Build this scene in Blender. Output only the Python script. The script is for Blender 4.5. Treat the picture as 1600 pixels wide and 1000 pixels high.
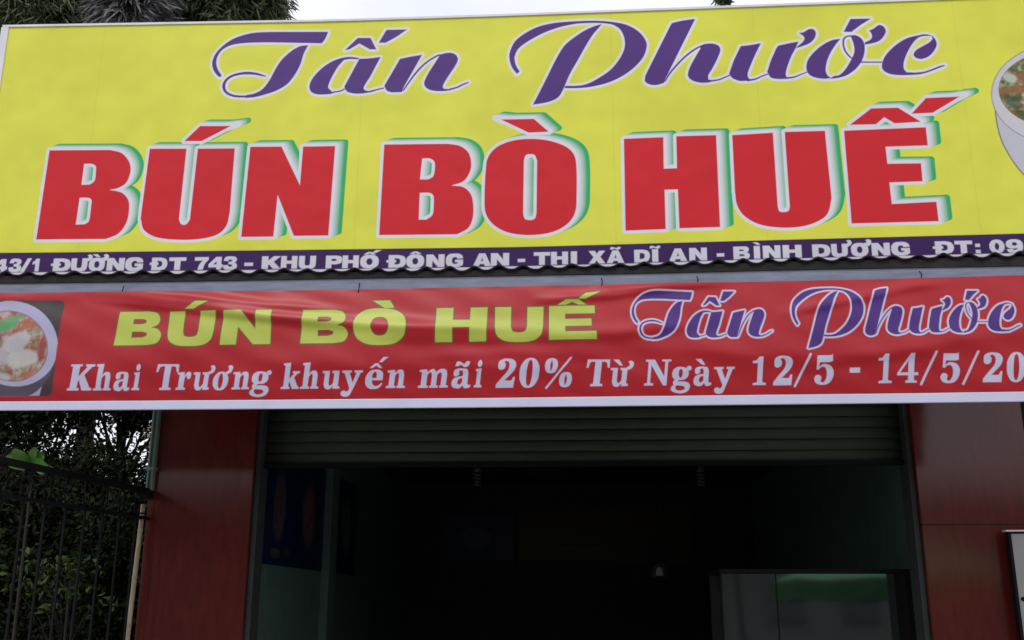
import bpy, bmesh, math, random
import numpy as np
from mathutils import Vector

for o in list(bpy.data.objects): bpy.data.objects.remove(o)
S = bpy.context.scene
C = S.collection
random.seed(7); RNG = np.random.default_rng(7)

# ------------------------------------------------------------------ camera
FPX, YAW, PITCH, ROLL = 1600.0, math.radians(-3.40), math.radians(15.47), math.radians(0.13)
CAM = Vector((0.0, -6.5, 1.6))
cy, sy, cp, sp = math.cos(YAW), math.sin(YAW), math.cos(PITCH), math.sin(PITCH)
FW = Vector((sy*cp, cy*cp, sp)); R0 = Vector((cy, -sy, 0)); U0 = R0.cross(FW)
RT = R0*math.cos(ROLL) + U0*math.sin(ROLL); UP = -R0*math.sin(ROLL) + U0*math.cos(ROLL)
cam = bpy.data.cameras.new('camera'); co = bpy.data.objects.new('camera', cam); C.objects.link(co)
cam.sensor_width = 36; cam.lens = 36*FPX/1600; cam.clip_end = 800; cam.clip_start = 0.05
from mathutils import Matrix
co.matrix_world = Matrix(((RT.x, UP.x, -FW.x, CAM.x), (RT.y, UP.y, -FW.y, CAM.y), (RT.z, UP.z, -FW.z, CAM.z), (0, 0, 0, 1)))
S.camera = co

# ------------------------------------------------------------------ world, sun, exposure
SUN_EL, SUN_AZ = math.radians(51), math.radians(200)
w = bpy.data.worlds.new("World"); S.world = w; w.use_nodes = True
nt = w.node_tree; nt.nodes.clear()
def nn(t, k, **kw):
    n = t.nodes.new(k)
    for a, b in kw.items(): setattr(n, a, b)
    return n
out = nn(nt, 'ShaderNodeOutputWorld'); bg = nn(nt, 'ShaderNodeBackground'); bg.inputs[1].default_value = 0.085
sky = nn(nt, 'ShaderNodeTexSky', sky_type='NISHITA', sun_disc=False, sun_elevation=SUN_EL, sun_rotation=SUN_AZ)
tc = nn(nt, 'ShaderNodeTexCoord'); mp = nn(nt, 'ShaderNodeMapping'); mp.inputs['Scale'].default_value = (1.0, 1.0, 2.2)
nz = nn(nt, 'ShaderNodeTexNoise'); nz.inputs['Scale'].default_value = 3.2; nz.inputs['Detail'].default_value = 4; nz.inputs['Roughness'].default_value = .55
cr = nn(nt, 'ShaderNodeValToRGB'); cr.color_ramp.elements[0].position = .36; cr.color_ramp.elements[0].color = (.86, .86, .86, 1)
cr.color_ramp.elements[1].position = .5; cr.color_ramp.elements[1].color = (.97, .97, .97, 1)
mx = nn(nt, 'ShaderNodeMixRGB'); mx.inputs[2].default_value = (12.0, 12.3, 13.2, 1)
nt.links.new(tc.outputs['Generated'], mp.inputs[0]); nt.links.new(mp.outputs[0], nz.inputs[0]); nt.links.new(nz.outputs[0], cr.inputs[0])
nt.links.new(cr.outputs[0], mx.inputs[0]); nt.links.new(sky.outputs[0], mx.inputs[1]); nt.links.new(mx.outputs[0], bg.inputs[0]); nt.links.new(bg.outputs[0], out.inputs[0])
sl = bpy.data.lights.new('sun', 'SUN'); sl.energy = 1.1; sl.angle = math.radians(16); sl.color = (1, .97, .93)
so = bpy.data.objects.new('sun', sl); C.objects.link(so)
sd_ = Vector((math.sin(SUN_AZ)*math.cos(SUN_EL), math.cos(SUN_AZ)*math.cos(SUN_EL), math.sin(SUN_EL)))
so.rotation_euler = sd_.to_track_quat('Z', 'Y').to_euler(); so.location = (0, -8, 12)
S.view_settings.view_transform = 'Standard'; S.view_settings.look = 'None'; S.view_settings.exposure = 0.0; S.view_settings.gamma = 1
S.view_settings.use_curve_mapping = False
S.render.engine = 'CYCLES'

# ------------------------------------------------------------------ helpers
def at(px, py, Y):                       # a traced point of the photograph on the vertical plane y = Y
    d = RT*((px-800)/FPX) + UP*((500-py)/FPX) + FW
    return CAM + d*((Y-CAM.y)/d.y)
def at_np(P, Y):
    P = np.asarray(P, float)
    a = (P[:, 0]-800)/FPX; b = (500-P[:, 1])/FPX
    D = np.outer(a, np.array(RT)) + np.outer(b, np.array(UP)) + np.array(FW)
    return np.array(CAM) + D*((Y-CAM.y)/D[:, 1])[:, None]
def tag(o, label=None, cat=None, group=None, kind=None):
    if label: o['label'] = label
    if cat: o['category'] = cat
    if group: o['group'] = group
    if kind: o['kind'] = kind
    return o
def empty(name, loc=(0, 0, 0)):
    o = bpy.data.objects.new(name, None); C.objects.link(o); o.location = loc; o.empty_display_size = .1; return o
def link(name, me, mat, parent=None):
    o = bpy.data.objects.new(name, me); C.objects.link(o)
    if mat and not me.materials: me.materials.append(mat)
    if parent:
        o.parent = parent
        loc = Vector((0, 0, 0)); p = parent
        while p: loc += p.location; p = p.parent
        o.location = -loc
    return o
def mesh(name, V, F, mat, parent=None, smooth=False):
    me = bpy.data.meshes.new(name); me.from_pydata([tuple(v) for v in V], [], F)
    if smooth: me.polygons.foreach_set('use_smooth', [True]*len(me.polygons))
    return link(name, me, mat, parent)
class MB:
    def __init__(s): s.V = []; s.F = []
    def box(s, x0, x1, y0, y1, z0, z1):
        n = len(s.V); s.V += [(x, y, z) for z in (z0, z1) for y in (y0, y1) for x in (x0, x1)]
        s.F += [tuple(n+i for i in f) for f in ((0, 2, 3, 1), (4, 5, 7, 6), (0, 1, 5, 4), (2, 6, 7, 3), (0, 4, 6, 2), (1, 3, 7, 5))]; return s
    def prism(s, poly, y0, y1):          # outline in (x,z), extruded along y
        n = len(s.V); k = len(poly)
        s.V += [(p[0], y0, p[1]) for p in poly] + [(p[0], y1, p[1]) for p in poly]
        s.F += [tuple(n+i for i in range(k)), tuple(n+k+i for i in reversed(range(k)))]
        s.F += [(n+i, n+k+i, n+k+(i+1) % k, n+(i+1) % k) for i in range(k)]; return s
    def tube(s, pts, r, seg=8, taper=None):
        n0 = len(s.V); pts = [Vector(p) for p in pts]
        for i, p in enumerate(pts):
            t = (pts[min(i+1, len(pts)-1)]-pts[max(i-1, 0)]).normalized()
            a = t.cross(Vector((0, 0, 1)))
            if a.length < .1: a = t.cross(Vector((0, 1, 0)))
            a.normalize(); b = t.cross(a)
            rr = r if taper is None else r+(taper-r)*i/(len(pts)-1)
            s.V += [tuple(p+a*rr*math.cos(2*math.pi*k/seg)+b*rr*math.sin(2*math.pi*k/seg)) for k in range(seg)]
        for i in range(len(pts)-1):
            for k in range(seg):
                s.F.append((n0+i*seg+k, n0+i*seg+(k+1) % seg, n0+(i+1)*seg+(k+1) % seg, n0+(i+1)*seg+k))
        s.F.append(tuple(n0+k for k in reversed(range(seg)))); s.F.append(tuple(n0+(len(pts)-1)*seg+k for k in range(seg))); return s
    def lathe(s, prof, c=(0, 0, 0), seg=24):
        n0 = len(s.V)
        for r, z in prof: s.V += [(c[0]+r*math.cos(2*math.pi*k/seg), c[1]+r*math.sin(2*math.pi*k/seg), c[2]+z) for k in range(seg)]
        for i in range(len(prof)-1):
            for k in range(seg): s.F.append((n0+i*seg+k, n0+i*seg+(k+1) % seg, n0+(i+1)*seg+(k+1) % seg, n0+(i+1)*seg+k))
        return s
    def build(s, name, mat, parent=None, smooth=False, bevel=0):
        o = mesh(name, s.V, s.F, mat, parent, smooth)
        if bevel:
            m = o.modifiers.new('bevel', 'BEVEL'); m.width = bevel; m.segments = 2; m.limit_method = 'ANGLE'
        return o
def lin(c): return tuple((v/12.92 if v <= .04045 else ((v+.055)/1.055)**2.4) for v in c)

def mat(name, col, rough=.6, spec=.5, metal=0, noise=.15, scale=6, bump=0, bscale=60, coat=0, ior=1.5, stretch=(1, 1, 1), col2=None):
    m = bpy.data.materials.new(name); m.use_nodes = True; t = m.node_tree; p = t.nodes['Principled BSDF']
    p.inputs['Roughness'].default_value = rough; p.inputs['Metallic'].default_value = metal
    p.inputs['Specular IOR Level'].default_value = spec; p.inputs['Coat Weight'].default_value = coat; p.inputs['Coat Roughness'].default_value = .06
    p.inputs['IOR'].default_value = ior
    tc = nn(t, 'ShaderNodeTexCoord'); mp = nn(t, 'ShaderNodeMapping'); mp.inputs['Scale'].default_value = stretch
    t.links.new(tc.outputs['Object'], mp.inputs[0])
    nz = nn(t, 'ShaderNodeTexNoise'); nz.inputs['Scale'].default_value = scale; nz.inputs['Detail'].default_value = 6; nz.inputs['Roughness'].default_value = .6
    t.links.new(mp.outputs[0], nz.inputs[0])
    r = nn(t, 'ShaderNodeValToRGB'); r.color_ramp.elements[0].position = .32; r.color_ramp.elements[1].position = .68
    c2 = col2 or tuple(min(1, c*(1+noise)) for c in col)
    r.color_ramp.elements[0].color = (*[c*(1-noise) for c in col], 1); r.color_ramp.elements[1].color = (*c2, 1)
    t.links.new(nz.outputs[0], r.inputs[0]); t.links.new(r.outputs[0], p.inputs['Base Color'])
    if bump:
        n2 = nn(t, 'ShaderNodeTexNoise'); n2.inputs['Scale'].default_value = bscale; n2.inputs['Detail'].default_value = 4
        t.links.new(mp.outputs[0], n2.inputs[0])
        b = nn(t, 'ShaderNodeBump'); b.inputs['Strength'].default_value = bump; b.inputs['Distance'].default_value = .01
        t.links.new(n2.outputs[0], b.inputs['Height']); t.links.new(b.outputs[0], p.inputs['Normal'])
    return m
M = {
 'tile': mat('maroon_cladding', (.098, .015, .011), .13, .5, noise=.16, scale=3, bump=.10, bscale=.35, stretch=(9, 9, 2.2)),
 'wall': mat('painted_wall', (.34, .36, .30), .8, noise=.2, bump=.15),
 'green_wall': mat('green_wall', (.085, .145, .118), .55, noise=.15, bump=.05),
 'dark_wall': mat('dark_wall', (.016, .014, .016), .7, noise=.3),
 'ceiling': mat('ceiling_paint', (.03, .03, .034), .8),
 'shutter': mat('shutter_olive_steel', (.046, .055, .038), .6, .25, noise=.15, scale=5, stretch=(1, 1, 6)),
 'rail': mat('guide_steel', (.040, .046, .044), .55, .3, metal=.0),
 'black': mat('black_metal', (.007, .007, .008), .7, .15),
 'fibro': mat('weathered_corrugated_sheet', (.018, .015, .014), .9, noise=.45, scale=14, bump=.5, bscale=90),
 'beam': mat('grey_blue_steel', (.22, .24, .33), .5, noise=.18, scale=5, stretch=(1.2, 1, 8)),
 'white_metal': mat('white_trim', (.72, .70, .76), .45, noise=.08),
 'alu': mat('aluminium', (.35, .36, .36), .35, metal=.7),
 'floor': mat('tiled_floor', (.10, .095, .09), .4, noise=.1),
 'pave': mat('paving', (.30, .29, .27), .85, noise=.2, bump=.3),
 'road': mat('asphalt', (.05, .05, .052), .9, noise=.3, scale=20, bump=.4),
 'dirt': mat('bare_ground', (.10, .085, .06), .95, noise=.3, bump=.5),
 'bark': mat('bark', (.022, .018, .015), .95, noise=.3, scale=12, bump=.8),
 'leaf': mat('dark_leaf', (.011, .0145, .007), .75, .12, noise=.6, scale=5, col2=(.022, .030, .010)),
 'leaf_needle': mat('needle_leaf', (.085, .115, .055), .6, .4, noise=.45, scale=1.6),
 'leaf_bright': mat('bright_leaf', (.075, .20, .03), .4, .5, noise=.4, scale=9),
 'leaf_fresh': mat('mid_leaf', (.035, .058, .012), .6, .2, noise=.5, scale=5),
 'tan': mat('tan_bamboo', (.42, .32, .23), .6, noise=.25, scale=8, stretch=(6, 6, 1)),
 'cream': mat('cream_board', (.50, .38, .27), .7, noise=.15),
 'pale_green': mat('pale_green_paint', (.13, .20, .17), .5, noise=.18, scale=12),
 'board': mat('grey_board', (.34, .335, .34), .4, noise=.06),
 'lamp_white': mat('lamp_glass', (.045, .047, .048), .45, noise=.03),
 'glass': mat('dark_cabinet_glass', (.012, .014, .014), .045, 1.0, noise=.1, ior=1.62),
 'parasol': mat('green_parasol_cloth', (.16, .50, .30), .7, noise=.1),
 'valance': mat('green_valance_cloth', (.010, .16, .03), .7, noise=.2),
 'house': mat('street_house_paint', (.26, .26, .25), .8, noise=.15),
 'roof': mat('roof_tile', (.16, .07, .05), .85, noise=.3),
 'pane': mat('window_glass', (.03, .035, .04), .05, .9),
}

# ------------------------------------------------------------------ flat print: outline tracing and rasterising
def bez(pts):                            # closed contour; pts = [(x,y,corner)], smooth runs become Catmull-Rom curves
    n = len(pts); out = []
    for i in range(n):
        p0, p1, p2, p3 = pts[i-1], pts[i], pts[(i+1) % n], pts[(i+2) % n]
        a, b = np.array(p1[:2]), np.array(p2[:2])
        if p1[2] and p2[2]: out.append(a); continue
        ta = (b-a) if p1[2] else (b-np.array(p0[:2]))/2
        tb = (b-a) if p2[2] else (np.array(p3[:2])-a)/2
        L = np.hypot(*(b-a))
        for v in (0, 1):
            t = (ta, tb)[v]; l = np.hypot(*t)
            if l > L*1.2: t = t*(L*1.2/l)
            if v == 0: ta = t
            else: tb = t
        for k in range(7):
            t = k/7.0
            out.append((2*t**3-3*t*t+1)*a+(t**3-2*t*t+t)*ta+(-2*t**3+3*t*t)*b+(t**3-t*t)*tb)
    return np.array(out)
def parse(s):                            # "x,y x,y! | x,y ..."; ~ starts a stroke of x,y,w
    prims = []
    for part in s.split('|'):
        part = part.strip()
        if not part: continue
        if part[0] == '~':
            q = np.array([[float(v) for v in t.split(',')] for t in part[1:].split()])
            # densify
            n = len(q); r = []
            for i in range(n-1):
                p0, p1, p2, p3 = q[max(i-1, 0)], q[i], q[i+1], q[min(i+2, n-1)]
                for k in range(4):
                    t = k/4.0
                    r.append(.5*((2*p1)+(-p0+p2)*t+(2*p0-5*p1+4*p2-p3)*t*t+(-p0+3*p1-3*p2+p3)*t**3))
            r.append(q[-1]); prims.append(('s', np.array(r)))
        else:
            pts = []
            hole = part[0] == '-' and part[1] == ' '
            if hole: part = part[2:]
            for t in part.split():
                c = t.endswith('!'); x, y = t.rstrip('!').split(','); pts.append((float(x), float(y), c))
            prims.append(('h' if hole else 'p', bez(pts)))
    return prims
def trace(ox, oy, s, txt):               # crop coordinates -> photograph coordinates
    res = []
    for k, q in parse(txt):
        q = q.copy(); q[:, 0] = q[:, 0]/s+ox; q[:, 1] = q[:, 1]/s+oy
        if k == 's': q[:, 2] = q[:, 2]/s
        res.append((k, q))
    return res
def quad(glyph, TL, TR, BR, BL):         # 100x100 glyph -> quadrilateral
    TL, TR, BR, BL = map(np.array, (TL, TR, BR, BL)); res = []
    for k, q in parse(glyph):
        u = q[:, 0:1]/100; v = q[:, 1:2]/100
        P = (TL*(1-u)+TR*u)*(1-v)+(BL*(1-u)+BR*u)*v
        if k == 's': P = np.hstack([P, q[:, 2:3]/100*np.hypot(*(BL-TL))])
        res.append((k, P))
    return res
class Canvas:
    def __init__(s, Y, px0, px1, py0, py1, scale=560):
        a = at(px0, py1, Y); b = at(px1, py0, Y); c = at(px0, py0, Y); d = at(px1, py1, Y)
        s.Y = Y; s.X0 = min(a.x, c.x)-.05; s.X1 = max(b.x, d.x)+.05; s.Z0 = min(a.z, d.z)-.05; s.Z1 = max(b.z, c.z)+.05
        s.S = scale; s.W = int((s.X1-s.X0)*scale); s.H = int((s.Z1-s.Z0)*scale)
        s.img = np.zeros((s.H, s.W, 3), np.float32)
        s.yy, s.xx = np.mgrid[0:s.H, 0:s.W].astype(np.float32)
        m = at(800, (py0+py1)/2, Y); n = at(801, (py0+py1)/2, Y); s.ppx = (n-m).length*scale   # texels per photo pixel
    def T(s, P):
        Q = at_np(P[:, :2], s.Y); return np.stack([(Q[:, 0]-s.X0)*s.S, (Q[:, 2]-s.Z0)*s.S], 1)
    def field(s): return np.full((s.H, s.W), -999., np.float32)
    def seg(s, F, A, B, R, wa=0, wb=0):
        x0 = max(int(min(A[0], B[0])-R), 0); x1 = min(int(max(A[0], B[0])+R)+2, s.W); y0 = max(int(min(A[1], B[1])-R), 0); y1 = min(int(max(A[1], B[1])+R)+2, s.H)
        if x1 <= x0 or y1 <= y0: return None
        X = s.xx[y0:y1, x0:x1]-A[0]; Yy = s.yy[y0:y1, x0:x1]-A[1]; d = B-A; L2 = max(d@d, 1e-9)
        t = np.clip((X*d[0]+Yy*d[1])/L2, 0, 1); return (slice(y0, y1), slice(x0, x1)), np.hypot(X-t*d[0], Yy-t*d[1])-(wa+(wb-wa)*t)
    def draw(s, F, prims, R=16):
        R = R*s.ppx
        for k, q in prims:
            Q = s.T(q); n = len(Q)
            if k == 's':
                for i in range(n-1):
                    r = s.seg(F, Q[i], Q[i+1], R, q[i, 2]*s.ppx/2, q[i+1, 2]*s.ppx/2)
                    if r is not None: F[r[0]] = np.maximum(F[r[0]], -r[1])
                continue
            x0 = max(int(Q[:, 0].min()-R)-1, 0); x1 = min(int(Q[:, 0].max()+R)+2, s.W); y0 = max(int(Q[:, 1].min()-R)-1, 0); y1 = min(int(Q[:, 1].max()+R)+2, s.H)
            if x1 <= x0 or y1 <= y0: continue
            ins = np.zeros((y1-y0, x1-x0), bool); D = np.full((s.H if False else y1-y0, x1-x0), R, np.float32)
            for i in range(n):
                A, B = Q[i], Q[(i+1) % n]
                if A[1] != B[1]:
                    lo, hi = (A, B) if A[1] < B[1] else (B, A)
                    ra, rb = max(int(math.ceil(lo[1])), y0), min(int(math.ceil(hi[1])), y1)
                    if rb > ra:
                        ry = np.arange(ra, rb); xi = lo[0]+(ry-lo[1])*(hi[0]-lo[0])/(hi[1]-lo[1])
                        ins[ra-y0:rb-y0] ^= (np.arange(x0, x1)[None, :] > xi[:, None])
                r = s.seg(F, A, B, R)
                if r is not None:
                    (sy_, sx_), d = r; sl = (slice(max(sy_.start, y0)-y0, min(sy_.stop, y1)-y0), slice(max(sx_.start, x0)-x0, min(sx_.stop, x1)-x0))
                    d = d[max(sy_.start, y0)-sy_.start:, max(sx_.start, x0)-sx_.start:][:sl[0].stop-sl[0].start, :sl[1].stop-sl[1].start]
                    D[sl] = np.minimum(D[sl], d)
            sd = np.where(ins, D, -D); box = (slice(y0, y1), slice(x0, x1))
            F[box] = np.minimum(F[box], -sd) if k == 'h' else np.maximum(F[box], np.where(sd > -R*.999, sd, -999))
    def paint(s, F, col, off=0, soft=1.3, alpha=1):    # off in photo pixels
        a = (np.clip((F+off*s.ppx)/(soft*s.ppx)+.5, 0, 1)*alpha)[..., None]
        s.img = s.img*(1-a)+np.array(col, np.float32)*a
    def image(s, name):
        im = bpy.data.images.new(name, s.W, s.H); px = np.ones((s.H, s.W, 4), np.float32)
        v = np.clip(s.img, 0, 1); px[..., :3] = np.where(v <= .0031308, v*12.92, 1.055*np.power(np.maximum(v, 1e-6), 1/2.4)-.055)
        im.pixels.foreach_set(px.ravel()); im.update(); im.pack(); return im
    def uv(s, me):
        l = me.uv_layers.new(name='UVMap')
        co_ = np.zeros(len(me.vertices)*3); me.vertices.foreach_get('co', co_); co_ = co_.reshape(-1, 3)
        vi = np.zeros(len(me.loops), int); me.loops.foreach_get('vertex_index', vi)
        uv = np.stack([(co_[vi, 0]-s.X0)*s.S/s.W, (co_[vi, 2]-s.Z0)*s.S/s.H], 1); l.data.foreach_set('uv', uv.ravel())
def noise2(H, W, cell, seed):            # smooth value noise
    g = np.random.default_rng(seed).random((H//cell+3, W//cell+3)).astype(np.float32)
    y = np.arange(H)/cell; x = np.arange(W)/cell; yi = y.astype(int); xi = x.astype(int); fy = (y-yi)[:, None]; fx = (x-xi)[None]
    fy = fy*fy*(3-2*fy); fx = fx*fx*(3-2*fx)
    return (g[yi][:, xi]*(1-fy)*(1-fx)+g[yi+1][:, xi]*fy*(1-fx)+g[yi][:, xi+1]*(1-fy)*fx+g[yi+1][:, xi+1]*fy*fx)
def print_mat(name, img, rough=.4, spec=.4, bump=.0, dirt=.06):
    m = bpy.data.materials.new(name); m.use_nodes = True; t = m.node_tree; p = t.nodes['Principled BSDF']
    p.inputs['Roughness'].default_value = rough; p.inputs['Specular IOR Level'].default_value = spec
    ti = nn(t, 'ShaderNodeTexImage'); ti.image = img; ti.extension = 'EXTEND'; ti.interpolation = 'Cubic'
    tc = nn(t, 'ShaderNodeTexCoord'); nz = nn(t, 'ShaderNodeTexNoise'); nz.inputs['Scale'].default_value = 2.3; nz.inputs['Detail'].default_value = 7
    t.links.new(tc.outputs['Object'], nz.inputs[0])
    r = nn(t, 'ShaderNodeValToRGB'); r.color_ramp.elements[0].position = .3; r.color_ramp.elements[1].position = .7
    r.color_ramp.elements[0].color = (1-dirt*2,)*3+(1,); r.color_ramp.elements[1].color = (1, 1, 1, 1)
    mx = nn(t, 'ShaderNodeMixRGB', blend_type='MULTIPLY'); mx.inputs[0].default_value = 1
    t.links.new(nz.outputs[0], r.inputs[0]); t.links.new(ti.outputs[0], mx.inputs[1]); t.links.new(r.outputs[0], mx.inputs[2]); t.links.new(mx.outputs[0], p.inputs['Base Color'])
    if bump:
        n2 = nn(t, 'ShaderNodeTexNoise'); n2.inputs['Scale'].default_value = 3.5; n2.inputs['Detail'].default_value = 2
        t.links.new(tc.outputs['Object'], n2.inputs[0])
        b = nn(t, 'ShaderNodeBump'); b.inputs['Strength'].default_value = bump; b.inputs['Distance'].default_value = .03
        t.links.new(n2.outputs[0], b.inputs['Height']); t.links.new(b.outputs[0], p.inputs['Normal'])
    return m

# the flowing script name (traced once, used on the sign and on the banner)
SCRIPT = []
SCRIPT += trace(320, 35, 8, "1540,120! 1200,121! 800,122! 640,130 500,155 350,210 220,300 130,400 92,500 105,590 150,660 190,688! 207,660! 165,600 142,520 152,440 200,360 290,300 400,270 560,255 800,250! 1460,262! 1500,210"
    "| 1290,288! 1190,300 1080,360 960,470 880,590 810,720 720,835 620,890 520,910! 500,945! 620,935 760,900 900,850 1030,770 1120,660 1190,530 1235,390"
    "|~ 560,925,24 440,928,28 340,915,28 260,870,32 235,800,38 260,730,34 330,675,32 430,645,32 540,635,36 640,645,30 700,660,24 755,674,12")
SCRIPT += trace(470, 35, 8.333, "760,470! 680,455 590,455 480,480 370,530 260,610 160,720 112,820 130,900 200,935 300,940 400,932! 395,895! 355,850 370,780 420,680 480,580 560,490! 640,478 740,482!"
    "|~ 380,918,24 460,905,18 520,893,18 575,865,14 | 1035,453! 900,470 760,478! 565,840! 600,900 680,925 780,928 900,912 960,898! 850,892 815,860 840,800 900,710!"
    "|~ 900,902,22 980,880,18 1075,858,16 | 575,362! 740,205! 905,205! 980,352! 900,352! 760,275! 630,352!")
SCRIPT += trace(590, 35, 8.333, "115,100! 380,94! 240,190 100,267! 15,265! | 575,425! 430,448 290,478! 85,830! 120,890 180,912! 315,908! 340,840! | 800,430! 870,405 960,400 1020,430 1042,490 1000,580 900,730 850,820 850,862! 900,870 1000,865! 930,887 800,896 700,885 630,850 605,790 640,700 700,600 800,445!"
    "|~ 335,885,16 400,790,20 480,680,22 580,570,22 680,490,22 780,435,22 830,425,20 |~ 940,874,22 1040,845,20 1110,810,20 1175,785,14")
SCRIPT += trace(785, 20, 6.667, "150,637! 100,570 72,480 80,400 130,300 220,225 350,155 500,115 650,97 850,86 1000,86 1150,98 1300,130 1420,200 1490,290 1500,360 1460,470 1360,580 1230,670 1080,735 900,775 750,786 645,784! 655,764! 800,760 900,735 1020,670 1130,590 1220,480 1270,370 1270,270 1230,180 1160,130 1080,112 950,106 800,112 700,127 580,155 430,210 270,295 170,370 128,450 130,520 150,570 177,612!"
    "| 1032,122! 960,140 850,190 730,270 640,350 560,480 480,640 400,800 318,957! 420,942 520,915 590,870 640,780! 700,640 780,500 870,340 940,230")
SCRIPT += trace(995, 20, 8.335, "757,82! 600,103 460,135! 435,170! 110,820! 105,890 160,932 250,942 350,915! 375,850! | 800,442! 880,410 980,403 1060,430 1085,490 1050,590 980,730 930,810 930,872! 1000,882! 940,907 840,912 740,890 680,850 665,790 700,690 760,580 830,462!"
    "|~ 365,895,14 420,800,20 520,680,22 620,580,22 720,500,22 805,448,20 |~ 950,890,22 1060,875,18 1150,840,16 1215,812,16")
SCRIPT += trace(1120, 20, 8.333, "570,398! 450,420 310,437! 220,620! 160,790! 200,850 290,887 380,887 450,877! 410,850 400,790 440,680 500,540! | 1062,378! 960,395 800,430! 770,470! 700,630! 655,770! 700,842 780,862 880,862 960,852! 910,840 895,790 920,690 970,560 1020,470!"
    "|~ 400,882,26 500,865,20 580,830,16 660,800,14 |~ 900,852,24 1000,840,18 1080,810,14 1175,773,12 | 1068,265! 1130,255 1200,215 1260,220 1287,270 1265,340 1200,400 1100,440 1025,462! 1062,428! 1120,380 1140,330 1110,290")
SCRIPT += trace(1240, 15, 8.333, "607,383! 500,400 380,460 260,560 185,660 165,760 195,840 280,885 400,902 490,890! 440,860 415,790 430,680 480,560 550,450! | 740,340! 800,335 870,370 915,440 922,540 890,660 820,760 720,840 620,880 480,905! 520,868! 600,850 680,770 750,650 790,550 780,450 750,365!"
    "|~ 760,345,18 700,350,18 655,380,20 645,450,20 665,530,20 710,595,20 760,640,16 | 983,275! 1040,250 1110,203 1170,225 1197,280 1170,350 1110,410 1020,440 920,458! 930,428! 990,400 1020,360 1010,310 | 740,124! 1003,120! 880,195! 750,292! 652,290! |~ 880,686,18 1000,686,16 1145,686,16")
SCRIPT += trace(1340, 20, 8.333, "985,305! 880,283 780,298 650,330 540,390 430,480 350,580 315,680 335,750 420,797 550,813 700,810 840,800! 700,778! 640,778! 600,730 600,640 640,530 700,420 780,330 860,302! 940,302! | 965,300! 1010,350 1027,420 990,500 920,570 830,602 760,587 728,545 760,490 840,440 930,390 975,345!"
    "|~ 700,795,28 850,782,22 960,747,20 1050,712,22 1125,688,14")

# heavy block letters of the sign (traced)
RED = []
RED += trace(0, 160, 4, "308,300! 690,298! 760,318 805,370 815,430 790,500 740,535 685,547! 760,565 800,610 806,670 790,750 740,820 660,855! 225,858! |- 525,385! 570,385 597,400 597,440 590,490 560,514! 508,516! |- 497,597! 545,597 570,610 568,650 555,740 530,762! 473,764!"
    "| 935,290! 1165,290! 1118,730! 1130,760 1160,764 1185,735! 1235,290! 1467,288! 1435,690! 1415,770 1360,825 1260,853 1120,860 980,845 900,800 878,730! 883,680! | 1250,148! 1442,148! 1260,243! 1150,243!")
RED += trace(340, 160, 4.1667, "212,290! 415,288! 535,540! 555,288! 765,285! 720,868! 495,870! 390,605! 362,875! 152,877!")
RED += trace(570, 160, 4.1658, "125,275! 540,270! 620,285 675,330 692,400 680,460 640,515 565,542! 640,552 690,600 706,680 700,760 670,820 600,860! 92,865! |- 373,366! 420,366 450,385 455,420 445,480 410,502! 358,502! |- 357,590! 420,590 445,610 447,660 440,730 400,764! 350,764!"
    "| 1080,238 1200,250 1310,290 1365,350 1378,450 1378,600 1370,710 1320,790 1220,845 1080,865 940,850 840,800 785,720 778,600 785,450 800,360 860,290 960,250 |- 1077,338 1105,345 1120,380! 1116,720! 1105,757 1073,767 1040,757 1030,720! 1035,380! 1047,345 | 885,112! 1100,108! 1197,192! 1065,198!")
RED += trace(930, 160, 4, "178,228! 425,218! 428,415! 510,412! 505,212! 755,205! 780,780! 525,788! 515,545! 433,547! 440,793! 188,803!"
    "| 855,205! 1110,190! 1140,650! 1150,680 1175,686 1205,680 1215,655! 1183,185! 1435,178! 1477,600! 1455,690 1400,740 1300,775 1170,784 1030,765 930,710 885,640 872,560!")
RED += trace(1250, 100, 3.334, "228,348! 655,330! 665,425! 445,432! 455,520! 630,518! 638,612! 465,618! 478,730! 710,718! 722,820! 268,832! | 258,318! 370,232! 510,228! 630,302! 492,310! 438,278! 395,315! | 655,178! 832,170! 690,255! 580,260!")

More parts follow.
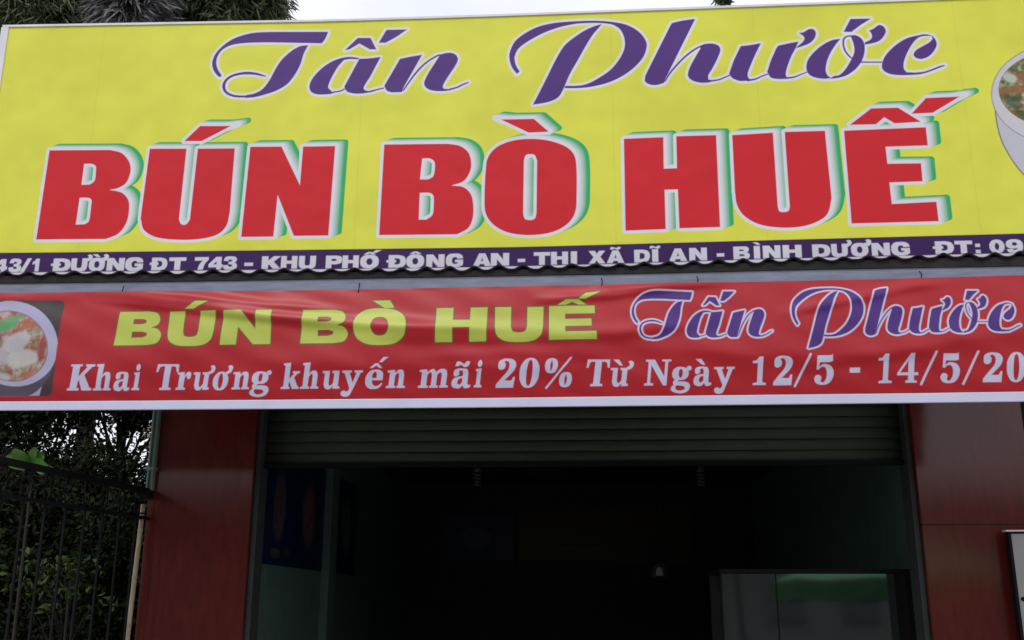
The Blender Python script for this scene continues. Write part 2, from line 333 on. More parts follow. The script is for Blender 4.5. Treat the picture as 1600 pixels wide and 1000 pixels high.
BX = {   # wide black capitals, 100 x 100
 'H': "0,0! 33,0! 33,37! 67,37! 67,0! 100,0! 100,100! 67,100! 67,60! 33,60! 33,100! 0,100!",
 'U': "0,0! 33,0! 33,60! 37,74 50,78 63,74 67,60! 67,0! 100,0! 100,60! 96,85 80,101 50,105 20,101 4,85 0,60!",
 'N': "0,0! 36,0! 68,55! 68,0! 100,0! 100,100! 66,100! 32,46! 32,100! 0,100!",
 'B': "0,0! 68,0! 88,6 95,24 90,40 76,48! 92,54 100,72 92,94 70,100! 0,100! |- 35,22! 56,22! 64,26 64,34 56,38! 35,38! |- 35,60! 58,60! 68,65 68,73 58,78! 35,78!",
 'O': "50,-4 78,1 96,20 101,50 96,80 78,99 50,104 22,99 4,80 -1,50 4,20 22,1 |- 50,22 62,28 68,50 62,72 50,78 38,72 32,50 38,28",
 'E': "0,0! 98,0! 98,23! 34,23! 34,39! 90,39! 90,60! 34,60! 34,77! 100,77! 100,100! 0,100!",
 'K': "0,0! 33,0! 33,36! 62,0! 98,0! 62,44! 100,100! 62,100! 40,64! 33,72! 33,100! 0,100!",
 'P': "0,0! 65,0! 92,8 100,33 92,58 65,68! 34,68! 34,100! 0,100! |- 34,23! 56,23! 66,28 66,38 56,44! 34,44!",
 'D': "4,0! 58,0! 88,12 100,50 88,88 58,100! 4,100! |- 36,24! 54,24! 67,34 69,50 67,66 54,76! 36,76!",
 'G': "100,34! 94,12 75,-2 50,-4 20,0 2,22 -1,50 2,78 20,100 50,104 78,101 100,86! 100,46! 54,46! 54,65! 71,65! 71,74! 60,79 50,80 38,72 33,50 38,30 50,22 62,25 68,36!",
 'T': "0,0! 100,0! 100,26! 67,26! 67,100! 33,100! 33,26! 0,26!",
 'A': "32,0! 68,0! 103,100! 68,100! 63,83! 36,83! 31,100! -3,100! |- 50,26! 58,62! 42,62!",
 'X': "0,0! 36,0! 50,26! 64,0! 99,0! 70,48! 100,100! 63,100! 48,74! 34,100! 0,100! 30,50!",
 'I': "0,0! 100,0! 100,100! 0,100!",
 '4': "50,0! 88,0! 88,60! 100,60! 100,82! 88,82! 88,100! 56,100! 56,82! 0,82! 0,58! |- 56,32! 56,60! 28,60!",
 '3': "2,30! 10,6 30,-3 50,-3 80,0 95,14 95,28 88,42 74,48! 92,54 100,70 98,86 80,102 50,103 20,102 2,88 0,68! 33,66! 38,78 50,81 64,77 66,68 58,60 38,58! 38,41! 58,39 63,31 58,22 48,20 38,22 34,32!",
 '7': "0,0! 100,0! 100,20! 74,55 62,100! 26,100! 32,70 45,45 62,26! 0,26!",
 '1': "38,0! 76,0! 76,100! 36,100! 36,36! 20,42 5,44! 5,24! 25,18 38,0!",
 '/': "62,-4! 100,-4! 38,104! 0,104!", '-': "0,50! 100,50! 100,74! 0,74!", ':': "0,26! 100,26! 100,50! 0,50! | 0,76! 100,76! 100,100! 0,100!",
 '0': "50,-4 80,4 98,30 100,50 98,70 80,96 50,104 20,96 2,70 0,50 2,30 20,4 |- 50,20 61,28 66,50 61,72 50,80 39,72 34,50 39,28",
 '9': "50,-4 80,2 97,22 100,48 97,76 80,98 48,104 14,98 2,76! 34,74! 40,81 50,83 62,78 67,62! 50,68 20,66 2,50 0,32 6,12 24,0 |- 50,18 63,22 67,33 63,44 50,48 38,44 34,33 38,22",
 'horn': "96,24! 96,0! 104,-6 106,-16 98,-24 112,-30 124,-22 128,-8 122,8 110,18",
 'hornO': "84,14! 78,-2! 92,-6 96,-16 90,-26 106,-32 120,-22 122,-6 114,12 100,22",
 'circ': "18,-9! 40,-27! 60,-27! 82,-9! 62,-9! 50,-18! 38,-9!", 'acuteR': "66,-24! 84,-42! 112,-42! 84,-22!", 'grave': "18,-32! 48,-32! 66,-12! 46,-12!",
 'tilde': "18,-10! 22,-26 36,-26 56,-19 66,-28! 82,-26! 76,-12 60,-9 42,-16 32,-10!", 'graveN': "-10,-30! 60,-30! 110,-12! 60,-12!", 'tildeI': "-40,-10! -30,-27 20,-27 60,-18 100,-28! 140,-26! 125,-10 80,-8 20,-16 -5,-10!",
 'bar': "-8,40! 44,40! 44,57! -8,57!",
}
def abase(x): return float(np.interp(x, [0, 60, 275, 430, 650, 860, 1000, 1090, 1220, 1390, 1490, 1600], [424.8, 424, 422, 420, 418, 413.5, 410, 407, 403, 399, 396.3, 394]))
ADDR = []
for g, a, b in [('4', -9, 11), ('3', 14, 33), ('/', 32, 48), ('1', 50, 64), ('D bar', 82, 110), ('U horn', 111, 136), ('O hornO graveL', 139, 163), ('N', 167, 194), ('G', 196, 223),
                ('D bar', 236, 261), ('T', 264, 290), ('7', 304, 325), ('4', 326, 348), ('3', 349, 370), ('-', 382, 395), ('K', 409, 438), ('H', 439, 464), ('U', 467, 493),
                ('P', 509, 534), ('H', 535, 560), ('O circ acuteR', 563, 591), ('D bar', 606, 634), ('O circ', 635, 662), ('N', 666, 694), ('G', 697, 723), ('A', 740, 766), ('N', 767, 795), ('-', 809, 820),
                ('T', 834, 859), ('H', 861, 887), ('I', 892, 901), ('X', 920, 945), ('A tilde', 949, 974), ('D', 990, 1015), ('I tildeI', 1019, 1028), ('A', 1046, 1072), ('N', 1077, 1104), ('-', 1120, 1131),
                ('B', 1146, 1171), ('I graveN', 1178, 1187), ('N', 1192, 1219), ('H', 1223, 1252), ('D', 1268, 1297), ('U horn', 1299, 1324), ('O hornO', 1330, 1356), ('N', 1362, 1390), ('G', 1393, 1421),
                ('D bar', 1460, 1490), ('T', 1492, 1519), (':', 1524, 1531), ('0', 1546, 1569), ('9', 1572, 1598)]:
    ya, yb = abase(a), abase(b); h = 19.3
    for part in g.split():
        if part == 'graveL': part = 'grave'
        sl = (868-a)/6200*h
        ADDR += quad(BX[part], (a+sl*.5, ya-h), (b+sl*.5, yb-h), (b-sl*.5, yb), (a-sl*.5, ya))

YEL = []
for g, *q in [('B', (190, 489), (256, 488), (254, 541), (181, 542)), ('U', (268, 489), (340, 488), (334, 540), (263, 541)), ('N', (353, 488), (427, 487), (424, 539.5), (346, 541)),
              ('B', (476, 487), (545, 486), (545, 538), (471, 539)), ('O', (555, 486), (635, 485), (635, 539), (555, 540)), ('H', (683, 483.5), (762, 482), (760, 536), (681, 537.5)),
              ('U', (774, 482), (849, 481), (848, 534), (774, 535)), ('E', (858, 480), (930, 479), (932, 532.5), (858, 534))]:
    YEL += quad(BX[g], *q)
YEL += trace(160, 440, 4, "590,130! 668,130! 580,178! 528,178!")
YEL += trace(540, 440, 3.81, "165,118! 265,116! 292,160! 235,162! | 1262,144! 1312,114! 1385,112! 1432,142! 1385,142! 1348,126! 1310,143! | 1430,72! 1512,65! 1428,108! 1385,108!")

BS = {   # bold serif, 100 = baseline, 0 = ascender / cap height
 'K': "4,2! 50,2! 50,9! 41,10! 41,48! 72,12! 64,9! 64,2! 100,2! 100,9! 90,12! 64,42! 92,90! 100,92! 100,100! 62,100! 46,62! 41,66! 41,91! 50,92! 50,100! 4,100! 4,92! 13,91! 13,10! 4,9!",
 'T': "2,2! 98,2! 100,32! 92,32! 86,14 78,10! 64,10! 64,91! 76,92! 76,100! 24,100! 24,92! 36,91! 36,10! 22,10! 14,14 8,32! 0,32!",
 'N': "2,2! 36,2! 76,66! 76,10! 64,9! 64,2! 98,2! 98,9! 87,10! 87,100! 74,100! 24,22! 24,91! 36,92! 36,100! 2,100! 2,92! 13,91! 13,10! 2,9!",
 'h': "4,2! 42,0! 42,44! 52,34 66,31 80,35 87,50! 87,91! 98,93! 98,100! 56,100! 56,93! 62,91! 62,54! 60,46 52,44 42,54! 42,91! 50,93! 50,100! 3,100! 3,93! 15,91! 15,11! 4,9!",
 'k': "4,2! 42,0! 42,62! 66,42! 58,40! 58,33! 96,33! 96,40! 84,42! 68,56! 92,91! 100,93! 100,100! 64,100! 46,72! 42,75! 42,91! 50,93! 50,100! 3,100! 3,93! 15,91! 15,11! 4,9!",
 'n': "3,34! 38,32! 42,44! 52,34 66,31 80,35 87,50! 87,91! 98,93! 98,100! 56,100! 56,93! 62,91! 62,54! 60,46 52,44 42,54! 42,91! 50,93! 50,100! 3,100! 3,93! 15,91! 15,42! 3,41!",
 'r': "3,34! 50,32! 54,48! 66,34 82,31 96,36 98,48 92,57 80,58 72,54 68,46 56,54! 56,91! 70,93! 70,100! 3,100! 3,93! 18,91! 18,42! 3,41!",
 'm': "2,34! 25,32! 28,42! 38,33 48,32 56,42! 66,33 78,31 88,36 92,50! 92,91! 99,93! 99,100! 71,100! 71,93! 75,91! 75,54! 72,45 66,45 60,54! 60,91! 66,93! 66,100! 38,100! 38,93! 43,91! 43,54! 40,45 34,45 28,54! 28,91! 34,93! 34,100! 2,100! 2,93! 10,91! 10,42! 2,41!",
 'u': "2,33! 38,33! 38,78! 42,88 52,88 62,78! 62,42! 52,41! 52,33! 88,33! 88,91! 98,93! 98,100! 64,101! 62,90! 52,100 38,103 22,98 14,84! 14,42! 2,41!",
 'a': "10,52! 12,38 30,31 52,31 74,34 82,48! 82,86! 88,91 98,90! 98,98! 88,102 70,102 60,92! 48,102 30,103 12,98 5,84 12,68 32,61 56,58! 56,48! 52,39 42,38 36,42 37,52 28,58 16,58 |- 56,66! 40,68 33,78 36,88 46,89 56,82!",
 'i': "12,34! 72,32! 72,91! 92,93! 92,100! 8,100! 8,93! 28,91! 28,42! 12,41! | 50,1 66,6 74,14 66,23 50,27 32,23 26,14 32,6",
 'g': "50,31 66,33 74,36! 84,28 98,30 100,40 90,45 82,42! 88,52 84,68 68,78 42,80! 34,86! 70,86 92,92 98,106 88,122 60,130 28,128 6,120 4,108 16,98! 12,88 20,78! 8,68 6,52 14,38 32,31 |- 48,38 40,44 38,55 40,66 48,72 56,66 58,55 56,44 |- 30,100! 24,108 34,118 54,120 72,114 72,106 56,101!",
 'o': "50,31 76,36 94,52 96,67 92,84 74,99 50,103 26,99 8,84 4,67 8,52 26,36 |- 50,38 40,46 36,67 40,88 50,96 60,88 64,67 60,46",
 'e': "94,66! 92,44 74,32 50,31 26,35 8,52 4,68 10,88 30,101 54,103 78,100 96,84! 90,80! 80,88 62,92 46,86 38,70! 94,70! |- 38,62! 40,46 50,38 60,44 62,62!",
 'y': "0,33! 46,33! 46,40! 37,42! 56,78! 70,42! 60,40! 60,33! 100,33! 100,40! 90,42! 56,112! 46,128 26,132 8,126 6,114 18,108 32,112 40,108 44,100! 12,42! 0,40!",
 '2': "6,28! 8,8 28,-1 50,-2 78,2 94,16 92,34 78,50 44,76! 78,76 86,64! 96,64! 92,102! 4,102! 4,90! 30,66 56,42 62,24 56,10 44,6 34,10! 42,18 40,32 26,38 12,36",
 '0': "50,-3 76,4 94,28 96,50 92,74 74,97 50,103 26,97 8,74 4,50 6,28 24,4 |- 50,4 40,14 36,50 40,86 50,96 60,86 64,50 60,14",
 '1': "48,-1! 72,-1! 72,90! 96,93! 96,100! 14,100! 14,93! 40,90! 40,22! 8,22! 8,14! 30,12",
 '5': "14,0! 82,0! 88,-4! 90,20! 76,24 26,24! 24,40! 40,32 58,31 82,38 96,56 92,80 74,98 44,103 16,98 4,84 10,70 26,68 38,76 34,90! 46,95 58,86 64,66 58,46 46,40 32,42 22,50! 12,48!",
 '4': "62,-2! 80,-2! 80,64! 100,64! 100,74! 80,74! 80,91! 94,93! 94,100! 40,100! 40,93! 52,91! 52,74! 0,74! 0,66! |- 52,22! 52,64! 14,64!",
 '/': "~ 92,-6,8 8,106,8", '-': "0,44! 100,44! 100,62! 0,62!",
 '%': "24,-2 40,4 46,24 40,46 24,52 8,46 2,24 8,4 |- 24,6 20,24 24,44 29,24 | 78,48 94,54 100,74 94,96 78,102 62,96 56,74 62,54 |- 78,56 74,74 78,94 83,74 |~ 88,-4,7 14,104,7",
 'horn': "86,42! 84,30! 96,26 96,16 90,10 104,6 116,12 118,22 110,34", 'hornO': "80,42! 74,32! 88,28 90,18 84,10 100,6 112,12 112,24 102,36",
 'circ': "20,24! 46,6! 60,6! 84,24! 70,24! 53,14! 36,24!", 'acute': "64,2! 84,-18! 108,-18! 80,2!", 'tilde': "14,22! 20,6 36,6 56,14 68,4! 84,6! 78,22 60,26 42,18 28,22!", 'grave': "10,2! 40,2! 62,24! 46,24!", 'dummy': "0,0! 1,0! 1,1!",
}
WHT = []
def sb(x): return float(np.interp(x, [0, 130, 400, 620, 830, 1060, 1200, 1300, 1450, 1600], [611.5, 611, 609, 607, 605.5, 602.8, 602.3, 600.5, 598.5, 596.3]))
def stt(x): return float(np.interp(x, [0, 130, 400, 620, 830, 1060, 1200, 1300, 1450, 1600], [570.5, 570.5, 570, 567, 563, 563, 560, 557.5, 555, 553]))
def ssl(x): return float(np.interp(x, [0, 130, 300, 500, 700, 930, 1050, 1200, 1600], [10, 9.5, 8, 7, 6, 4.5, 2, .5, -1]))
for g, a, b in [('K', 104, 143), ('h', 145, 174), ('a', 176, 203), ('i', 205, 219), ('T', 241, 275), ('r', 274, 296), ('u horn', 299, 327), ('o hornO', 330, 356), ('n', 361, 390), ('g', 390, 421),
                ('k', 438, 467), ('h', 468, 498), ('u', 501, 531), ('y', 532, 564), ('e circ acute', 568, 598), ('n', 602, 633), ('m', 652, 700), ('a tilde', 703, 735), ('i', 739, 753),
                ('2', 773, 804), ('0', 808, 841), ('%', 847, 892), ('T', 913, 949), ('u horn grave', 951, 981), ('N', 1005, 1046), ('g', 1047, 1078), ('a grave', 1081, 1111), ('y', 1114, 1146),
                ('1', 1172, 1197), ('2', 1206, 1238), ('/', 1239, 1266), ('5', 1270, 1302), ('-', 1326, 1342), ('1', 1368, 1393), ('4', 1400, 1433), ('/', 1436, 1462), ('5', 1467, 1499), ('/', 1502, 1528), ('2', 1533, 1566), ('0', 1570, 1602)]:
    s0 = ssl(a)
    for part in g.split(): WHT += quad(BS[part], (a+s0, stt(a)), (b+s0, stt(b)), (b, sb(b)), (a, sb(a)))

def homog(src, dst):
    A = []
    for (x, y), (u, v) in zip(src, dst):
        A += [[x, y, 1, 0, 0, 0, -u*x, -u*y, u], [0, 0, 0, x, y, 1, -v*x, -v*y, v]]
    A = np.array(A, float); sol = np.linalg.lstsq(A[:, :8], A[:, 8], rcond=None)[0]; return np.append(sol, 1).reshape(3, 3)
CP = [((331.5, 97), (987, 487)), ((512, 50), (1080, 459)), ((375, 152), (1014, 533)), ((480, 71), (1065, 473)), ((484, 140), (1071.7, 521)), ((730, 129), (1204.6, 522)), ((713, 90), (1194, 486)), ((635, 47), (1144, 458)),
      ((833, 163), (1261, 547)), ((796, 85), (1237.5, 491)), ((1010, 74), (1347, 487)), ((930, 33), (1300, 452)), ((1085.5, 30), (1385, 450)), ((1008, 128), (1349, 523.5)), ((1474, 103), (1590, 512)), ((1463, 70), (1582, 485)),
      ((1378, 101), (1538, 506)), ((1260, 105), (1479, 508.6)), ((1139, 117), (1417, 517))]
sc = np.array([1/800., 1/800.])
HM = homog([np.array(a)*sc for a, b in CP], [np.array(b)*sc for a, b in CP])
SCRIPT2 = []
for k, q in SCRIPT:
    P = np.hstack([q[:, :2]*sc, np.ones((len(q), 1))])@HM.T; P = P[:, :2]/P[:, 2:]/sc
    SCRIPT2.append((k, np.hstack([P, q[:, 2:]*.58]) if k == 's' else P))
def ell(cx, cy_, rx, ry, rot=0, n=40):
    t = np.linspace(0, 2*math.pi, n, endpoint=False); x = rx*np.cos(t); y = ry*np.sin(t); c, s_ = math.cos(rot), math.sin(rot)
    return [('p', np.stack([cx+x*c-y*s_, cy_+x*s_+y*c], 1))]
def line_y(px, tab): return np.interp(px, [t[0] for t in tab], [t[1] for t in tab])

# ------------------------------------------------------------------ the setting
XL0, XL1, XR0, XR1 = at(246, 640, 0).x, at(403, 640, 0).x, at(1421, 640, 0).x, at(1594, 640, 0).x
ZSH = at(900, 722, .12).z
struct = lambda o: tag(o, kind='structure')
struct(MB().box(-60, 60, -60, 60, -.25, -.02).build('ground', M['dirt']))
struct(MB().box(-40, 40, -9.2, 0, -.3, 0).build('pavement', M['pave']))
struct(MB().box(-60, 60, -17, -9.25, -.3, -.012).build('road', M['road']))
struct(MB().box(-40, 40, -9.25, -9.1, -.3, .03).build('kerb', M['pave']))
struct(MB().box(-40, 40, -20, -17.02, -.3, .0).build('far_pavement', M['pave']))

bld = tag(empty('shop_building', (0, 0, 0)), 'shopfront with two maroon clad pillars and a half raised olive roller shutter', 'building')
DEEP = 6.5
MB().box(XL0+.02, XR1-.02, .01, .3, 3.02, 4.25).box(XL0+.03, XL1-.03, .03, .35, 0, 3.02).box(XR0+.03, XR1-.03, .03, .35, 0, 3.02).build('front_wall', M['wall'], bld)
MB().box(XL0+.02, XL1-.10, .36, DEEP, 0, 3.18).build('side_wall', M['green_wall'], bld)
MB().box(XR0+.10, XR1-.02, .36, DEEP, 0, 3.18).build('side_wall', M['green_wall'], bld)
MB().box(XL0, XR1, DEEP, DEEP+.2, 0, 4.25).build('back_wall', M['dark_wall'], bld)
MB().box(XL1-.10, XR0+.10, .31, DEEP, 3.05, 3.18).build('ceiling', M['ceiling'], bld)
MB().box(XL0-.1, XR1+.1, .0, DEEP+.2, 4.255, 4.35).build('roof', M['ceiling'], bld)
MB().box(XL1-.10, XR0+.10, .02, DEEP, -.02, .06).build('floor', M['floor'], bld)
MB().box(XL1-.098, XL1-.03, 2.35, 2.6, .06, 3.04).build('wall_post', M['green_wall'], bld)
# pillars: each a part, with its cladding sheets as sub-parts
def pillar(x0, x1, joints):
    p = MB().box(x0+.012, x1-.012, .002, .3, 0, 3.3).build('pillar', M['dark_wall'], bld)
    zs = [0.0]+joints+[3.3]
    for a, b in zip(zs[:-1], zs[1:]):
        q = MB().box(x0, x1, -.012, .0015, a+.002, b-.002).box(x0, x0+.0115, .002, .3, a+.002, b-.002).box(x1-.0115, x1, .002, .3, a+.002, b-.002).build('cladding_panel', M['tile'], p, bevel=.0015)
pillar(XL0, XL1, [])
pillar(XR0, XR1, [at(1500, 820, 0).z])
for x0 in (XL1+.001, XR0-.034):
    MB().box(x0, x0+.033, .03, .2, 0, 3.0).build('shutter_guide', M['rail'], bld, bevel=.004)
sh = MB().box(XL1+.05, XR0-.05, .10, .34, 3.0, 3.02).build('roller_shutter', M['shutter'], bld)
pitch = 17.2/1600*6.62/math.cos(.0)
prof = []
z = ZSH
bar = MB().box(XL1+.02, XR0-.02, .095, .145, z-.03, z).build('bottom_bar', M['rail'], sh)
bar.data.materials[0] = M['black']
sm = None; zc = z+.001
while zc < 3.0:
    if sm is None:
        P = [(0, .0), (-.004, .003), (-.008, pitch*.18), (-.011, pitch*.45), (-.008, pitch*.72), (-.004, pitch*.9), (0, pitch*.93)]
        V = []; F = []
        for x in (XL1+.02, XR0-.02): V += [(x, .125+a, b) for a, b in P]
        n = len(P)
        F += [(i, i+1, n+i+1, n+i) for i in range(n-1)]
        sm = bpy.data.meshes.new('slat'); sm.from_pydata(V, [], F); sm.materials.append(M['shutter']); sm.polygons.foreach_set('use_smooth', [True]*len(sm.polygons))
    o = bpy.data.objects.new('slat', sm); C.objects.link(o); o.parent = sh; o.location = (0, 0, zc); zc += pitch
    m = o.modifiers.new('thick', 'SOLIDIFY'); m.thickness = .0015

# ------------------------------------------------------------------ awning
SY = -1.12
EY = -1.26
aw = tag(empty('awning', (0, EY, at(800, 430, EY).z)), 'dark corrugated awning sheet with grey blue beam between the yellow sign and red banner', 'awning')
X0p, X1p = at(443, 419, EY).x, at(1595, 400, EY).x; PER = (X1p-X0p)/30
xa, xb = at(-140, 430, EY).x, at(1760, 400, EY).x
pxs = np.linspace(-140, 1760, 40); xs_tab = [at(p, 420, EY).x for p in pxs]
def pxof(x): return float(np.interp(x, xs_tab, pxs))
V = []; F = []; nx = int((xb-xa)/PER*14)
rows = [EY, EY+.06, SY+.6, -.02]
for j, y in enumerate(rows):
    for i in range(nx+1):
        x = xa+(xb-xa)*i/nx; px = pxof(x); ph = (x-X0p)/PER
        c = (math.cos(2*math.pi*ph)+1)/2; c = c**1.5
        jit = .0025*math.sin(ph*2.1+1)+.002*math.sin(ph*5.7)
        zv = at(px, abase(min(max(px, 0), 1600))+4.9, EY).z
        V.append((x, y, zv+.0225*c+jit+(y-EY)*.0))
for j in range(len(rows)-1):
    for i in range(nx): a = j*(nx+1)+i; F.append((a, a+1, a+nx+2, a+nx+1))
o = mesh('corrugated_sheet', V, F, M['fibro'], aw, True); m = o.modifiers.new('s', 'SOLIDIFY'); m.thickness = .008; m.offset = -1
DARKB = [(-140, 443.5), (0, 442.5), (300, 439), (600, 434), (820, 430), (1000, 427), (1250, 421), (1600, 415), (1760, 412)]
GREYB = [(-140, 458), (0, 458), (200, 456.5), (600, 453), (820, 449), (1000, 446), (1300, 438), (1600, 431.5), (1760, 428)]
def strip(name, tabtop, tabbot, Y0, Y1, m, parent, n=24, topadd=0, botadd=0, bevel=0, x0=-140, x1=1760):
    V = []; F = []
    for i in range(n+1):
        px = x0+(x1-x0)*i/n
        a = at(px, line_y(px, tabtop)+topadd, Y0); b = at(px, line_y(px, tabbot)+botadd, Y0)
        V += [(a.x, Y0, a.z), (a.x, Y0, b.z), (a.x, Y1, b.z), (a.x, Y1, a.z)]
    for i in range(n):
        for k in range(4): F.append((4*i+k, 4*i+(k+1) % 4, 4*i+4+(k+1) % 4, 4*i+4+k))
    F += [(0, 3, 2, 1), (4*n, 4*n+1, 4*n+2, 4*n+3)]
    o = mesh(name, V, F, m, parent)
    if bevel: b = o.modifiers.new('bevel', 'BEVEL'); b.width = bevel; b.segments = 2; b.limit_method = 'ANGLE'
    return o
AB = [(x, abase(max(0, min(1600, x)))) for x in np.linspace(-140, 1760, 30)]
strip('batten', AB, DARKB, EY+.014, EY+.08, M['fibro'], aw, n=60, topadd=6.3, botadd=0)
strip('beam', DARKB, GREYB, EY+.022, EY+.12, M['beam'], aw, topadd=.2, botadd=3, bevel=.003)
for px in (-120, 330, 820, 1290, 1740):
    p = at(px, 436, EY+.1); MB().box(p.x-.02, p.x+.02, EY+.125, -.002, p.z-.02, p.z+.015).build('bracket', M['beam'], aw)

# ------------------------------------------------------------------ the big sign
cv = Canvas(SY, -30, 1760, -20, 445)
YELLOW = (.775, .775, .082)
cv.img[:] = YELLOW
nz_ = noise2(cv.H, cv.W, 170, 3)*.6+noise2(cv.H, cv.W, 45, 4)*.4
cv.img *= (.91+.14*nz_)[..., None]
for px in (562, 958, 1188, 1512, 145):        # faint welded seams of the vinyl sheet
    X = (at(px, 200, SY).x-cv.X0)*cv.S; dist = np.abs(cv.xx-X); cv.img *= (1-.06*np.exp(-(dist/2.5)**2))[..., None]
BAND = [(-100, 395.5), (0, 395.3), (400, 391.5), (820, 386), (1200, 375.5), (1600, 365), (1760, 361)]
pts = [(x, line_y(x, BAND)) for x in range(-100, 1761, 60)]
f = cv.field(); cv.draw(f, [('p', np.array(pts+[(1760, 520), (-100, 520)], float))], 3); cv.paint(f, (.042, .011, .098), 0)
f = cv.field(); cv.draw(f, ADDR, 4); cv.paint(f, (.70, .68, .76), .3)
pts = [(x, abase(max(0, min(1600, x)))+1.6) for x in range(-100, 1761, 60)]
f = cv.field(); cv.draw(f, [('p', np.array(pts+[(1760, 520), (-100, 520)], float))], 3); cv.paint(f, (.72, .70, .72), 0)
f = cv.field(); cv.draw(f, RED, 9); fr_ = f
TIPS = trace(1250, 100, 3.334, "805,166! 862,160! 818,181!")+trace(0, 160, 4, "1415,146! 1488,137! 1425,161!")+trace(570, 160, 4.1658, "912,110! 848,103! 905,128!")
f = cv.field(); cv.draw(f, RED+TIPS, 9)
for k in range(14, -1, -1):              # printed block shadow, green fading to white
    t = k/14.0; dx = int(round(16*t*cv.ppx)); dy = int(round(6.5*t*cv.ppx)); g = np.full_like(f, -999); g[dy:, dx:] = f[:cv.H-dy, :cv.W-dx] if dy else f[:, :cv.W-dx]
    u = min(1, max(0, (t-.15)/.60))
    cv.paint(g, [a*(1-u)+b*u for a, b in zip((.68, .70, .72), (.030, .43, .150))], 4.6, 1.2)
cv.paint(f, (.76, .76, .82), 4.8)
cv.paint(fr_, (.66, .016, .026), -.1)
f = cv.field(); cv.draw(f, SCRIPT, 7); cv.paint(f, (.80, .77, .82), 4.3, 1.6); cv.paint(f, (.092, .035, .215), .1, 1.2)
# bowl of noodle soup printed at the right end
def noodle_fill(cv, f, cols, seeds, cell, off=0):
    c = np.array(cols, np.float32); col = np.ones_like(cv.img)*c[0]
    for i in range(1, len(c)*2):
        n1 = noise2(cv.H, cv.W, max(6, int(cell*(1.3-.5*(i % 3)/2))), seeds*7+i)*.7+noise2(cv.H, cv.W, max(5, cell//3), seeds*7+i+50)*.3
        a = np.clip((n1-.52)*5, 0, 1)[..., None]*.85; col = col*(1-a)+c[i % len(c)]*a
    a = np.clip((f+off)/(1.5*cv.ppx)+.5, 0, 1)[..., None]; cv.img = cv.img*(1-a)+col*a
f = cv.field(); cv.draw(f, trace(0, 0, 1, "1554,160! 1559,198 1571,232 1600,273 1640,300 1690,308 1740,290 1775,240! 1775,160!"), 6); cv.paint(f, (.12, .09, .15), 1.3); cv.paint(f, (.55, .55, .62), -.3)
cv.paint(np.minimum(f, -np.hypot((cv.xx-cv.T(np.array([[1612., 240]]))[0, 0]), (cv.yy-cv.T(np.array([[1612., 240]]))[0, 1]))+16), (.42, .42, .50), 0, 10, .6)
f = cv.field(); cv.draw(f, ell(1662, 147, 113, 80), 6); cv.paint(f, (.30, .24, .30), .8); cv.paint(f, (.62, .60, .64), -.6)
f = cv.field(); cv.draw(f, ell(1665, 140, 104, 62), 6); cv.paint(f, (.22, .13, .06), 1.0)
noodle_fill(cv, f, [(.05, .085, .03), (.11, .13, .04), (.42, .36, .22), (.34, .17, .08), (.10, .15, .05), (.55, .52, .42), (.30, .13, .05)], 11, 26)
f = cv.field(); cv.draw(f, ell(1578, 122, 11, 7, .3), 4); cv.paint(f, (.50, .58, .45), 0, 4, .9)
f = cv.field(); cv.draw(f, ell(1583, 160, 17, 10, .6)+ell(1598, 178, 12, 6, .4), 4); cv.paint(f, (.05, .085, .035), 0, 6, .8)
SIGNIMG = cv.image('sign_print')
sign = tag(empty('shop_sign', (0, SY, at(800, 420, SY).z)), 'large yellow sign with red block letters and purple script above the awning', 'sign')
TOP = [(-100, 43), (0, 41), (260, 36.5), (520, 32), (780, 24), (980, 16.5), (1180, 9), (1400, 1), (1760, -13)]
SX0 = at(5, 41, SY).x; SX1 = at(1752, 100, SY).x
spx = np.linspace(-160, 1800, 60); sxt = [at(p, 230, SY).x for p in spx]
def edge_z(x, tab, Y, ref):             # z of a traced edge at world x
    px = float(np.interp(x, sxt, spx))
    for _ in range(4):
        yv = line_y(px, tab); p = at(px, yv, Y); px += (x-p.x)*290
    return at(px, line_y(px, tab), Y).z
n = 40; V = []; F = []
BOT = [(x, y+12) for x, y in AB]
for i in range(n+1):
    x = SX0+(SX1-SX0)*i/n; zt = edge_z(x, TOP, SY, 0); zb = edge_z(x, BOT, SY, 0)
    for j in range(9): V.append((x, SY, zb+(zt-zb)*j/8))
for i in range(n):
    for j in range(8): a = i*9+j; F.append((a, a+9, a+10, a+1))
o = mesh('printed_face', V, F, print_mat('sign_print', SIGNIMG, .40, .22, bump=.30, dirt=.035), sign); cv.uv(o.data)
bk = []; 
for i in range(n+1): bk.append((V[i*9][0], V[i*9][2], V[i*9+8][2]))
Vb = []; Fb = []
for x, a, b in bk: Vb += [(x, SY+.004, a), (x, SY+.09, a), (x, SY+.09, b), (x, SY+.004, b)]
for i in range(n):
    for k in range(4): Fb.append((4*i+k, 4*i+4+k, 4*i+4+(k+1) % 4, 4*i+(k+1) % 4))
Fb += [(0, 1, 2, 3), (4*n+3, 4*n+2, 4*n+1, 4*n)]
mesh('sign_box', Vb, Fb, M['alu'], sign)
Vt = []; Ft = []
for x, a, b in bk: Vt += [(x, SY-.008, b-.010), (x, SY+.095, b-.010), (x, SY+.095, b+.004), (x, SY-.008, b+.004)]
for i in range(n):
    for k in range(4): Ft.append((4*i+k, 4*i+4+k, 4*i+4+(k+1) % 4, 4*i+(k+1) % 4))
Ft += [(0, 1, 2, 3), (4*n+3, 4*n+2, 4*n+1, 4*n)]
mesh('top_trim', Vt, Ft, M['white_metal'], sign)
MB().box(SX0-.006, SX0+.040, SY-.007, SY+.094, bk[0][1], bk[0][2]-.011).build('end_trim', M['white_metal'], sign)
for x in (-2.4, -.8, .9, 2.5):            # stays that hold the sign to the wall
    MB().tube([(x, SY+.1, at(800, 150, SY).z), (x, 0.0, 4.1)], .015).build('stay', M['rail'], sign)

